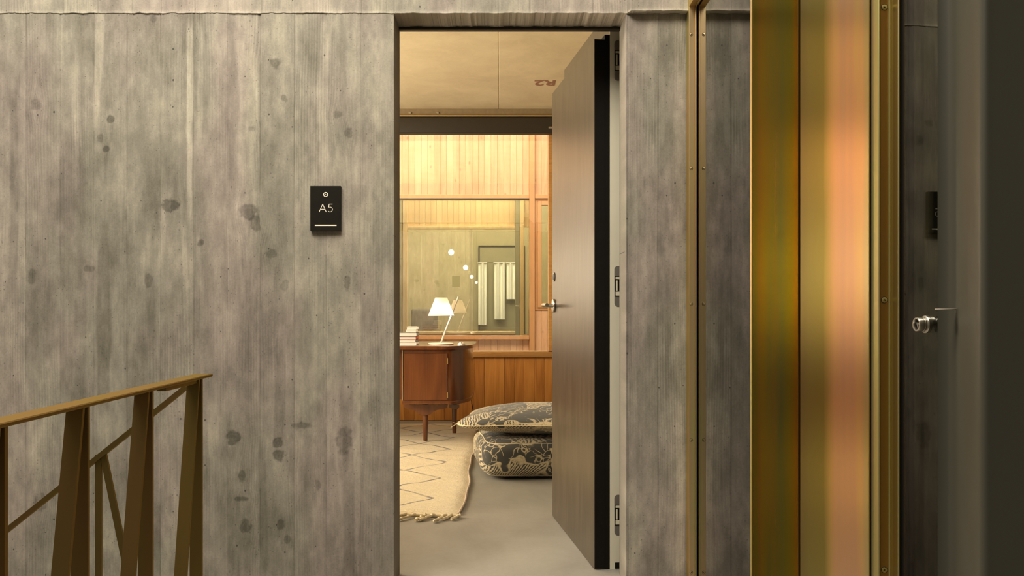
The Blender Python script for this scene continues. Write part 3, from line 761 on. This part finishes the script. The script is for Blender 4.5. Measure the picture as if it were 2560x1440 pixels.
for k in range(26):     # woven check along the front end
    xx = -.23-k*.022
    m.box(xx-.0055, xx+.0055, fedge(xx)-.012, fedge(xx)+.002, .002, .013, .002)
m.build('woven_check', M['binding'], t)
m = MB().tube([(-.205-.05*k, fedge(-.205-.05*k)-.012, .009) for k in range(40)], .009, 8).build('end_cord', M['wool'], t, True)
for k in range(16):
    xx = -.19-k*.046+random.uniform(-.012, .012); yy = fedge(xx)-.012; an = random.uniform(-1.3, -.2)*(1 if k > 2 else .3)
    ln = random.uniform(.09, .17); pts = []; rad = []
    for q in range(9):
        s = q/8
        pts.append((xx+math.cos(-PI/2+an)*ln*s+.006*math.sin(q*2.2+k), yy+math.sin(-PI/2+an)*ln*s*.8+.004*math.cos(q*2+k), .014-.004*s))
        rad.append(.0065+.0022*math.sin(q*2.4)+(.0025 if q == 7 else 0))
    MB().tube(pts, .006, 8, radii=rad).build('tassel', M['wool'], t, True)
m = MB(); m.tube([(redge(6.45)+.01, 6.42, .012), (redge(6.45)+.06, 6.47, .012), (redge(6.45)+.10, 6.50, .010)], .006, 6).build('binding_end', M['binding'], t)

# ------------------------------------------------------------------ desk
YD = 6.45; ZT = .75
desk = thing('writing_desk', 'polished mahogany kidney desk with a curved pedestal end standing on the rug', 'desk', (-1.3, 6.85, .0265))
def ped_outline(x0, x1, y0, y1, r, flip=False):
    """flat front at y0, right end rounded with radius r (elliptic)"""
    pts = [(x0, y1), (x0, y0)]
    n = 14; cx = x1-r; 
    for k in range(n+1):
        a = -PI/2+PI/2*k/n
        pts.append((cx+r*math.cos(a), y0+.40+.40*math.sin(a)))
    pts.append((x1, y1)); 
    if flip: pts = [(-2.6-x, y) for x, y in pts][::-1]
    return pts
xp0, xp1 = X(1006.5, YD), X(1178, 6.82)
for flip in (False, True):
    po = ped_outline(xp0, xp1, YD+.02, 7.30, xp1-X(1119, YD), flip)
    MB().prism(po, .345, .725, .002).build('pedestal', M['mahogany'], desk, True)
    mo = ped_outline(xp0-.006, xp1+.010, YD+.008, 7.31, xp1-X(1119, YD)+.01, flip)
    MB().prism(mo, .322, .346, .005).build('base_moulding', M['mahogany'], desk, True)
# table top with oversailing moulded edge
to = ped_outline(-1.3, xp1+.030, YD-.02, 7.36, xp1-X(1119, YD)+.05)
tp = to[1:]; left = [(-2.6-x, y) for x, y in tp][::-1]
MB().prism([*left[:-1], *tp[1:]], .725, ZT, .006).build('desktop', M['mahogany'], desk, True)
MB().box(-1.3-(-.73+1.3), xp0, 6.60, 6.63, Z(998, 6.6), .725, .002).build('kneehole_panel', M['mahogany'], desk)
# the visible pedestal's door, inlaid edge and hinges
xd0, xd1 = X(1010, YD), X(1118.5, YD)
MB().box(xd0, xd1, YD+.0125, YD+.03, .352, Z(884, YD), .002).build('pedestal_door', M['mahogany'], desk)
MB().box(X(1004.3, YD), X(1006, YD), YD+.012, YD+.05, .35, .722).build('inlaid_edge', M['inner_pine'], desk)
for py0, py1 in ((895, 910.5), (981, 996)):
    MB().box(xd1-.001, xd1+.004, YD+.008, YD+.03, Z(py1, YD), Z(py0, YD), .0008).build('hinge', M['brass'], desk)
# scalloped apron brackets
ap = [(1010, 1012), (1010, 1019), (1026, 1023), (1036, 1026), (1044, 1032), (1049, 1037), (1054, 1038), (1073, 1038), (1079, 1034), (1085, 1028), (1093, 1025), (1118, 1020), (1119, 1012)]
MB().slab([(X(a, 6.6), Z(b_, 6.6)) for a, b_ in ap][::-1], 6.60, 6.625).build('apron', M['mahogany'], desk)
ap = [(1122, 1012), (1122, 1020), (1130, 1022), (1144, 1024), (1148, 1019), (1148, 1012)]
MB().slab([(X(a, 6.95), Z(b_, 6.95)) for a, b_ in ap][::-1], 6.97, 6.99).build('apron', M['mahogany'], desk)
for lx, ly in ((X(1063.5, 6.66), 6.66), (X(1136, 7.05), 7.05), (-2.6-X(1063.5, 6.66), 6.66), (-2.6-X(1136, 7.05), 7.05)):
    MB().cyl((lx, ly, .0265), (lx, ly, .33), .0165, .024, 20, .001).build('leg', M['mahogany'], desk, True)

# desk lamp
YLm = 6.72
lamp = thing('desk_lamp', 'lit white desk lamp with cone shade and slanting stem on the desk', 'lamp', (X(1102, YLm), YLm, ZT))
bx = X(1102, YLm)
MB().lathe([(.0, .0), (.096, .0), (.099, .003), (.099, .009), (.095, .012), (.0, .013)], (bx, YLm, ZT), cap=False, n=40).build('base', M['lampwhite'], lamp, True)
st0 = Vector((bx, YLm, ZT+.012)); st1 = Vector((X(1146, YLm), YLm+.03, Z(741, YLm)))
MB().cyl(st0, st1, .0065, n=14, bev=.001).build('stem', M['lampwhite'], lamp, True)
sc_ = Vector((X(1103, YLm), YLm-.0, 0)); z0, z1 = Z(789, YLm), Z(744, YLm)
def make_shade():
    t = NT('lamp_shade_fabric'); df_ = t.n('ShaderNodeBsdfDiffuse'); tl = t.n('ShaderNodeBsdfTranslucent')
    nz = t.noise(t.map(t.co.outputs['Object'], (60, 60, 200)), 2, 3)
    cc = t.ramp(nz, [(.3, (.80, .70, .56)), (.7, (.88, .78, .64))]); t.l(cc, df_.inputs[0]); t.l(cc, tl.inputs[0])
    mx = t.n('ShaderNodeMixShader'); mx.inputs[0].default_value = .45; t.l(df_.outputs[0], mx.inputs[1]); t.l(tl.outputs[0], mx.inputs[2]); t.l(mx.outputs[0], t.out.inputs[0]); return t.m
M['shade'] = make_shade()
sh = MB().lathe([(.099, z0), (.0455, z1)], (sc_.x, sc_.y, 0), cap=False, n=48).build('lamp_shade', M['shade'], lamp, True)
MB().tube([(sc_.x+.099*math.cos(a*PI/16), sc_.y+.099*math.sin(a*PI/16), z0) for a in range(32)], .0015, 6, closed=True).build('shade_rim', M['lampwhite'], sh, True)
MB().tube([(sc_.x, sc_.y, z1-.04), (sc_.x+.05, sc_.y+.01, z1-.075), (X(1134, YLm), YLm+.02, Z(789, YLm)+.02)], .003, 8).build('shade_arm', M['lampwhite'], lamp, True)
m = MB(); bmesh.ops.create_uvsphere(m.bm, u_segments=20, v_segments=12, radius=.026, matrix=Matrix.Translation((sc_.x+.040, sc_.y-.0, z0+.030)))
M['bulb'] = emit('lit_bulb', (1, .84, .60), 75)
m.build('bulb', M['bulb'], lamp, True)
MB().cyl((sc_.x+.036, sc_.y, z0+.053), (sc_.x+.022, sc_.y, z0+.085), .012, n=12).build('bulb_holder', M['lampwhite'], lamp)
cd = MB().tube([(X(1174, 7.2), 7.45, ZT-.02), (X(1176, 7.3), 7.46, .60), (X(1177, 7.3), 7.42, .30), (X(1178, 7.3), 7.45, .22), (X(1183, 7.4), 7.50, .13), (X(1190, 7.5), 7.62, .05), (X(1196, 7.6), 7.75, .006)], .004, 8).build('lamp_flex', M['cord'], None, True)
tag(cd, 'thin dark flex hanging behind the desk down to the floor', 'cable')

# books and mouse
bk = [(994-16, 1041, 863, 870, 'white', 'white', 'bottom book of the pile on the desk, all white'), (978, 1039, 856.6, 863, 'white', 'greyfab', 'second book from the bottom of the desk pile, grey cover'),
      (979, 1040, 848.5, 856.2, 'white', 'red', 'red covered book in the middle of the desk pile'), (976, 1042, 838, 848, 'white', 'greyfab', 'thick book with grey green cover below the two small top books'),
      (1013, 1040, 831, 837.6, 'white', 'lampwhite', 'small white book second from the top of the desk pile'), (1016, 1041.5, 822.8, 830.6, 'white', 'white', 'small white book on top of the desk pile')]
yb = 6.62; zc = ZT+.001
for i, (a, b_, y0, y1, pm, cm, lab) in enumerate(bk):
    h = (y1-y0)*yb/F*.97; x0, x1 = X(a, yb), X(b_, yb); y0_ = yb+random.uniform(-.006, .006); dp = .15 if i > 3 else .20
    t = thing('book', lab, 'book', ((x0+x1)/2, y0_+dp/2, zc), 'books piled on the desk')
    MB().box(x0+.003, x1-.003, y0_+.003, y0_+dp-.003, zc+.002, zc+h-.002).build('pages', M[pm], t)
    m = MB(); m.box(x0, x1, y0_, y0_+dp, zc, zc+.0018).box(x0, x1, y0_, y0_+dp, zc+h-.0018, zc+h).box(x1-.002, x1, y0_, y0_+dp, zc, zc+h); m.build('cover', M[cm], t)
    zc += h+.0008
ms = MB(); bmesh.ops.create_uvsphere(ms.bm, u_segments=24, v_segments=14, radius=1, matrix=Matrix.Translation((X(1153.5, 6.6), 6.62, ZT)) @ Matrix.Diagonal((.029, .05, .022, 1)))
for v in ms.bm.verts: v.co.z = max(v.co.z, ZT+.0008)
t = thing('computer_mouse', 'small white computer mouse lying right of the lamp on the desk', 'mouse', (X(1153.5, 6.6), 6.62, ZT))
ms.build('shell', M['lampwhite'], t, True)
MB().box(X(1153.5, 6.6)-.003, X(1153.5, 6.6)+.003, 6.585, 6.600, ZT+.016, ZT+.022, .001).build('wheel', M['greyfab'], t)

# ------------------------------------------------------------------ cushions
def make_print():
    t = NT('palm_print_cotton'); o = t.co.outputs['Object']
    dist = t.noise(o, 6, 3); big = t.noise(t.map(o, (1, 1, 1.4), (3, 1, 2)), 4.6, 2, .4)
    nzc = t.n('ShaderNodeTexNoise'); nzc.inputs['Scale'].default_value = 7; nzc.inputs['Detail'].default_value = 2; t.l(o, nzc.inputs['Vector'])
    va = t.n('ShaderNodeVectorMath', operation='MULTIPLY_ADD'); t.l(nzc.outputs['Color'], va.inputs[0]); va.inputs[1].default_value = (.26, .26, .26); t.l(o, va.inputs[2]); od = va.outputs[0]
    # leaf plumes: curved hatching rays
    wv = t.n('ShaderNodeTexWave', wave_type='RINGS', rings_direction='SPHERICAL'); wv.inputs['Scale'].default_value = 24; wv.inputs['Distortion'].default_value = 5; wv.inputs['Detail'].default_value = 2; wv.inputs['Detail Scale'].default_value = 1.2
    t.l(t.map(o, (1, 1, 1.2), (-.1, .2, .05)), wv.inputs['Vector'])
    hatch = t.ramp(wv.outputs['Fac'], [(.38, 0), (.55, 1)])
    vo = t.n('ShaderNodeTexVoronoi', feature='DISTANCE_TO_EDGE'); vo.inputs['Scale'].default_value = 11; t.l(t.map(od, (1, 1, 1.5)), vo.inputs['Vector'])
    edge = t.ramp(vo.outputs['Distance'], [(.02, 1), (.05, 0)])
    v1 = t.n('ShaderNodeTexVoronoi', feature='F1'); v1.inputs['Scale'].default_value = 11; t.l(t.map(od, (1, 1, 1.5)), v1.inputs['Vector'])
    sc2 = t.math('PINGPONG', t.math('MULTIPLY', v1.outputs['Distance'], 9), 1.0); scal = t.math('LESS_THAN', sc2, .22)
    m1 = t.ramp(big, [(.55, 0), (.565, 1)]); m2 = t.ramp(t.noise(t.map(o, (1, 1, 1), (9, 4, 1)), 5, 1), [(.52, 0), (.54, 1)])
    f = t.math('MULTIPLY', hatch, m1); f = t.math('MAXIMUM', f, t.math('MULTIPLY', scal, t.math('MULTIPLY', m2, .7)))
    f = t.math('MAXIMUM', f, t.math('MULTIPLY', edge, t.ramp(dist, [(.45, 0), (.5, .9)])))
    rim = t.math('SUBTRACT', t.ramp(big, [(.535, 0), (.543, 1)]), t.ramp(big, [(.555, 0), (.563, 1)]))
    f = t.math('MAXIMUM', f, rim, clamp=True)
    f = t.math('MULTIPLY', f, t.ramp(t.noise(o, 300, 2), [(.3, .55), (.55, 1)]))
    wv2 = t.noise(o, 420, 2)
    t.col(t.mix(f, (.048, .046, .040), (.56, .46, .29))); t.set(Roughness=.9); t.bump(wv2, .25, .0008)
    t.b.inputs['Sheen Weight'].default_value = .2
    return t.m
M['print'] = make_print()
def cushion(name, label, c, w_, d_, h_, rz, e1, e2, sag=0, tilt=0, pinch=.0):
    """superellipsoid pillow with puckered rim"""
    t = thing(name, label, 'cushion', (c[0], c[1], c[2]), 'patterned floor cushions stacked behind the door')
    m = MB(); b = m.bm; nu, nv = 96, 40; R = []
    def sp(v, e): return math.copysign(abs(v)**e, v)
    def pos(th, ph):
        cx, sx = sp(math.cos(th), e1), sp(math.sin(th), e1); cp, spz = sp(math.cos(ph), e2), sp(math.sin(ph), e2)
        x = cx*cp; y = sx*cp; z = spz
        r4 = abs(x*y)**1.0
        x *= 1+pinch*r4; y *= 1+pinch*r4
        z *= (1-.35*pinch*3*r4)
        z += .03*math.sin(x*5+y*3)*cp
        zz = z*h_/2
        return Vector((x*w_/2, y*d_/2, zz))
    for j in range(nv+1):
        ph = -PI/2+PI*j/nv
        R.append([b.verts.new(pos(2*PI*i/nu, ph)) for i in range(nu)])
    for j in range(nv):
        for i in range(nu): b.faces.new((R[j][i], R[j][(i+1) % nu], R[j+1][(i+1) % nu], R[j+1][i]))
    bmesh.ops.remove_doubles(b, verts=b.verts, dist=1e-5)
    Mx = Matrix.Rotation(rz, 4, 'Z') @ Matrix.Rotation(tilt, 4, 'Y')
    bmesh.ops.transform(b, matrix=Matrix.Translation((c[0], c[1], c[2]+h_/2)) @ Mx, verts=b.verts)
    zmin = min(v.co.z for v in b.verts)
    for v in b.verts:
        # flattened where it rests
        if v.co.z < c[2]+.012: v.co.z = c[2]+max(0, (v.co.z-c[2]))*.3+.001
    m.build('cover', M['print'], t, True)
    def rimpt(th, ph): return Matrix.Translation((c[0], c[1], c[2]+h_/2)) @ Mx @ pos(th, ph)
    return t, rimpt
c1, r1 = cushion('floor_cushion', 'lower dark patterned floor cushion, thick and boxy, on the concrete floor', (.27, 5.63, 0), .84, .74, .245, math.radians(7), .34, .46, pinch=.02)
for ph in (.62, -.62):
    MB().tube([r1(2*PI*i/80, ph)*1.0 for i in range(80)], .0035, 6, closed=True).build('piping', M['wool'], c1, True)
c2, r2 = cushion('floor_cushion', 'upper patterned floor cushion with a pointed corner, lying on the lower one', (.245, 5.66, .236), .90, .80, .185, math.radians(-8), .42, 1.15, pinch=.13, tilt=math.radians(-1))
MB().tube([r2(2*PI*i/80, 0) for i in range(80)], .0035, 6, closed=True).build('piping', M['wool'], c2, True)
tipx = min(range(80), key=lambda i: r2(2*PI*i/80, 0).x-.0*i); tp_ = r2(2*PI*tipx/80, 0)
MB().tube([tp_, tp_+Vector((-.022, -.01, -.012)), tp_+Vector((-.04, -.02, -.022))], .003, 6).tube([tp_, tp_+Vector((-.03, 0, .006))], .0025, 6).build('corner_thread', M['wool'], c2)

# ------------------------------------------------------------------ stair guard rail (left foreground)
XG = -.595
gr = thing('guard_rail', 'bronze coloured steel guard rail with flat handrail in the left foreground', 'railing', (XG, 1.4, 0))
zt = EYE-.136
MB().box(-.613, -.578, -.6, 1.772, zt-.006, zt, .0015).build('handrail', M['brass_rail'], gr)
MB().box(-.604, -.586, 1.547, 1.735, zt-.014, zt-.006, .001).build('support_bar', M['brass_rail'], gr)
for ytop in (1.713, 1.468, 1.238, 1.03, .81, .60, .38, .16, -.06, -.28, -.5):
    ln = (zt+.02)*.185
    MB().bar((XG, ytop-.004, zt-.006), (XG, ytop-.004-ln, .0), .0235, .006).build('leaning_baluster', M['brass_rail'], gr)
    MB().bar((XG+.001, ytop+.008, zt-.006), (XG+.001, ytop+.008, .0), .0235, .007).build('upright_baluster', M['brass_rail'], gr)
sr = thing('stair_rail', 'thin bronze stair handrail descending left behind the guard rail', 'railing', (-.9, 1.80, 0))
YR = 1.80
r0 = P(468, 966, YR); r1_ = P(235, 1152, YR); sl = (r0.z-r1_.z)/(r0.x-r1_.x)
xe = -3.0
def rz_(x): return r1_.z+(x-r1_.x)*sl
b = MB().bar((r0.x, YR, r0.z), (xe, YR, rz_(xe)), .014, .010); b.build('sloping_handrail', M['brass_rail'], sr)
for i in range(9):
    px_ = X(254, YR)-i*.24
    zz = rz_(px_)
    zb = zz-.95
    MB().bar((px_-.006, YR, zz), (px_-.006, YR, zb), .013, .006).build('upright_baluster', M['brass_rail'], sr)
    MB().bar((px_+.004, YR, zz), (px_+.004+.95*.205, YR, zb), .013, .006).build('leaning_baluster', M['brass_rail'], sr)
# stair flight under it (descends to the left, below the frame)
stp = sroot('floor_stair', (0, 0, 0))
for i in range(12):
    x1 = -.62-i*.21; z1 = -.17*(i+1)
    MB().box(x1-.23, x1, .9, 3.24, z1-.18, z1, .003).build('step', M['plain_concrete'], stp)
struct(MB().box(-4.3, -4.1, -2.6, YW, -3, 4.0).build('wall_stairwell', M['plain_concrete']))
struct(MB().box(-4.3, 1.8, -2.8, -2.6, -3, 4.4).build('wall_rear', M['plain_concrete']))

# ------------------------------------------------------------------ gold glazed partition (right)
XGp = .718
gp = thing('glazed_partition', 'gold steel framed glass partition meeting the concrete wall', 'partition', (.70, 2.85, 0))
yu = 3.20
xu0, xu1 = X(1722.5, yu), X(1741.5, yu)
MB().box(xu0, xu1-.006, yu, 3.2445, 0, 3.0, .001).build('upright', M['goldtrim'], gp)
MB().box(xu1-.0055, xu1, yu-.003, 3.2445, 0, 3.0, .0015, 2).build('glazing_bead', M['goldtrim'], gp)
MB().box(xu1, XGp-.0002, yu+.006, 3.2445, 0, 3.0).build('gasket', M['black'], gp)
yp = 2.455
zr = Z(16, yu)
MB().box(xu0, xu1-.006, yp+.01, yu, zr, zr+.045, .001).build('top_rail', M['goldtrim'], gp)
MB().box(xu1-.0055, xu1, yp+.01, yu-.003, zr-.003, zr+.045, .001).build('rail_bead', M['goldtrim'], gp)
MB().box(XGp, XGp+.006, yp-.02, 3.2445, .02, 3.0).build('glass_pane', M['glass_side'], gp)
def screw(c, r, axis, parent):
    """countersunk cross-head screw facing the camera"""
    c = Vector(c)
    s = MB().cyl(c+Vector((0, .001, 0)), c-Vector((0, .0006, 0)), r, n=18, bev=.0002).build('screw', M['goldtrim'], parent, True)
    m = MB(); 
    for a in (.6, .6+PI/2):
        dx, dz = math.cos(a)*r*.5, math.sin(a)*r*.5
        m.bar(c+Vector((-dx, -.0007, -dz)), c+Vector((dx, -.0007, dz)), r*.22, .0004)
    m.build('cross_slot', M['black'], s)
    m = MB().lathe([(r*1.02, .0002), (r*1.22, .0002), (r*1.22, -.0002), (r*1.02, -.0002)], c, 'y', 24, cap=False).build('screw_seat', M['blackmetal'], s)
for py in (86, 421, 760, 1100, 1431):
    p = P(1728, py, yu); screw((p.x, yu-.0002, p.z), .0052, 'y', gp)
# dark service box behind the glass
sb = MB().box(XGp+.022, XGp+.055, 2.61, 2.70, Z(776, 2.66), Z(708, 2.66), .003).build('service_box', M['black']); tag(sb, 'small dark box behind the partition glass beside the gold panel', 'box')
MB().bar((XGp+.045, 2.65, 0), (XGp+.045, 2.65, Z(770, 2.66)), .008, .008).build('conduit', M['black'], sb)
ws = struct(MB().box(.80, .86, 1.30, 3.2445, 0, 3.0).build('wall_shaft', M['plain_concrete']))

# gold cladding panels
XP = .700
XB, YB0, SL = .645, 1.5394, .062
def XS(y): return XB+SL*(y-YB0)
def YS2(px): k = (px-VX)/F; return (XB-SL*YB0)/(k-SL)
def panel(px0, px1, mat, label, rot, lip=True):
    y1 = YS2(px0); y0 = YS2(px1); XP = XS(y0); rot = -math.atan(SL)
    t = thing('steel_panel', label, 'panel', (XP, (y0+y1)/2, 0))
    Mx = Matrix.Translation((XP, y0, 0)) @ Matrix.Rotation(rot, 4, 'Z') @ Matrix.Translation((-XP, -y0, 0))
    o = MB().box(XP, XP+(.0025 if px0 > 1990 else .012), y0, y1, .01, 3.0, .0006, 2, M=Mx).build('sheet', mat, t)
    return t, y0, y1
t1, pa, pb = panel(1881, 1995, M['gold'], 'olive green iridescent steel panel between the glass and the rose gold panel', 0)
MB().box(XS(pb)-.002, XS(pb)+.020, pb+.001, pb+.009, .01, 3.0, .0012).build('edge_strip', M['goldtrim'], t1)
MB().box(XS(pb)-.001, XS(pb)+.018, pb+.0115, pb+.020, .01, 3.0, .0012).build('edge_strip', M['goldtrim'], t1)
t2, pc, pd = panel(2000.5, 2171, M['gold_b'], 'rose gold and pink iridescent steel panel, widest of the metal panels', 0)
MB().box(XS(pa)+.0165, .795, pa+.001, pa+.03, .01, 3.0).build('backing_post', M['black'], t1)
# jamb with screws
jb = thing('steel_jamb', 'gold steel door jamb with cross-head screws right of the rose gold panel', 'jamb', (.71, 1.61, 0))
XP = .650
yj1 = YX(2175, XP); yj0 = YX(2196.5, XP)
MB().box(XP, XP+.0035, yj0, yj1, .01, 3.0, .001).build('side_plate', M['goldtrim'], jb)
xj = X(2225, yj0)
MB().box(XP+.0035, xj, yj0+.0004, yj0+.02, .01, 3.0).build('face_plate', M['jambface'], jb)
MB().box(xj-.0035, xj, yj0-.004, yj0+.0003, .01, 3.0, .0014, 2).build('bead', M['goldtrim'], jb)
yk = YX(2247, xj)
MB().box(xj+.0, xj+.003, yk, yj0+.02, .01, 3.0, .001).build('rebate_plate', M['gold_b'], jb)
MB().box(xj-.0022, xj+.0012, yk-.003, yk-.0002, .01, 3.0, .0006).build('rebate_bead', M['goldtrim'], jb)
MB().box(xj+.0033, xj+.075, 1.46, yj0+.02, .01, 3.0).build('dark_filler', M['black'], jb)
for py in (18, 750, 1425):
    p = P(2211, py, yj0); screw((p.x, yj0+.0002, p.z), .0047, 'y', jb)

# glass door ajar, nearly edge-on, with cylinder lock
gd = thing('glass_door', 'dark glass door leaf standing ajar, mirroring the wall, with a round steel lock', 'door', (.66, 1.38, 0))
g0 = Vector((.6645, 1.335)); g1 = Vector((.658, 1.431)); gdv = (g1-g0).normalized(); gn = Vector((gdv.y, -gdv.x))
def gq(u0, u1, t0, t1): return [tuple(g0+gdv*a+gn*b_) for a, b_ in ((u0, t0), (u1, t0), (u1, t1), (u0, t1))]
LG = (g1-g0).length
MB().prism(gq(0, LG, 0, .008), .01, 3.0).build('glass_pane', M['glass_door'], gd)
MB().prism(gq(-.0012, 0, -.0006, .009), .01, 3.0).build('edge_trim', M['goldtrim'], gd)
MB().prism(gq(LG, LG+.001, -.0004, .008), .01, 3.0).build('far_edge_trim', M['brass_rail'], gd)
MB().prism(gq(-.001, LG+.02, .03, .036), .01, 3.0).build('backing_sheet', M['darkgrey'], gd)
MB().prism(gq(.0005, .024, .0085, .014), .01, 3.0).build('stile', M['brass_rail'], gd)
lk = P(2303, 811, 1.382); 
def gp3(u, t_, z): v = g0+gdv*u+gn*t_; return Vector((v.x, v.y, z))
ul = .0276; zl = EYE-(811-VY)*1.362/F
c0_ = gp3(ul, 0, zl)
ax = Vector((-gn.x, -gn.y, 0))
def lat(prof, name, mat, parent, n=36):
    m = MB(); m.lathe([(r, h*.85) for r, h in prof], (0, 0, 0), 'z', n, cap=False)
    q = ax.to_track_quat('Z', 'Y'); bmesh.ops.transform(m.bm, matrix=Matrix.Translation(c0_) @ q.to_matrix().to_4x4(), verts=m.bm.verts)
    return m.build(name, mat, parent, True)
lko = lat([(.0, 0.0), (.0135, .0), (.0138, .002), (.0138, .006), (.0125, .008), (.0113, .0085), (.0113, .011), (.0108, .0115), (.0113, .012), (.0113, .021), (.0106, .0225), (.0084, .0225), (.0080, .0210), (.0080, .014), (.0, .014)], 'lock_barrel', M['steel'], gd)
lat([(.0, .0142), (.0078, .0142), (.0078, .0145), (0, .0145)], 'lock_recess', M['black'], lko)
m = MB(); q = ax.to_track_quat('Z', 'Y').to_matrix().to_4x4()
tri = [(math.cos(a)*.0052, math.sin(a)*.0052) for a in (.4, .4+2*PI/3, .4+4*PI/3)]
m.prism(tri, .0125, .0168, .0003); bmesh.ops.transform(m.bm, matrix=Matrix.Translation(c0_) @ q, verts=m.bm.verts); m.build('triangular_key_stud', M['hinge'], lko)

# dark grey folded steel lining at the right edge
dg = thing('dark_steel_lining', 'dark grey folded steel lining filling the right edge of the view', 'panel', (.72, 1.1, 0))
prof = []
def pr(px, Y): prof.append((X(px, Y), Y))
for px, Y in ((2344, 1.330), (2356, 1.3275), *[(2366+4*k, 1.219+.107*math.erf((2415-2366-4*k)/30)) for k in range(30)], (2500, 1.110), (2530, 1.1080), (2620, 1.0980), (2700, 1.09)): pr(px, Y)

n_ = len(prof)
outer = [(x+.03, y+.003) for x, y in prof][::-1]
MB().prism(prof+outer, .0, 3.0).build('folded_sheet', M['darkgrey'], dg, True)
# slim pull tab
p = P(2361, 773, 1.30)
pt = MB(); pts = []
for k in range(20):
    a = 2*PI*k/20; pts.append((p.x+.0155*math.cos(a), p.y-.004+.010*math.sin(a)))
pt.prism(pts, p.z-.0009, p.z+.0009, .0004)
pt.build('pull_tab', M['tab'], dg, True)
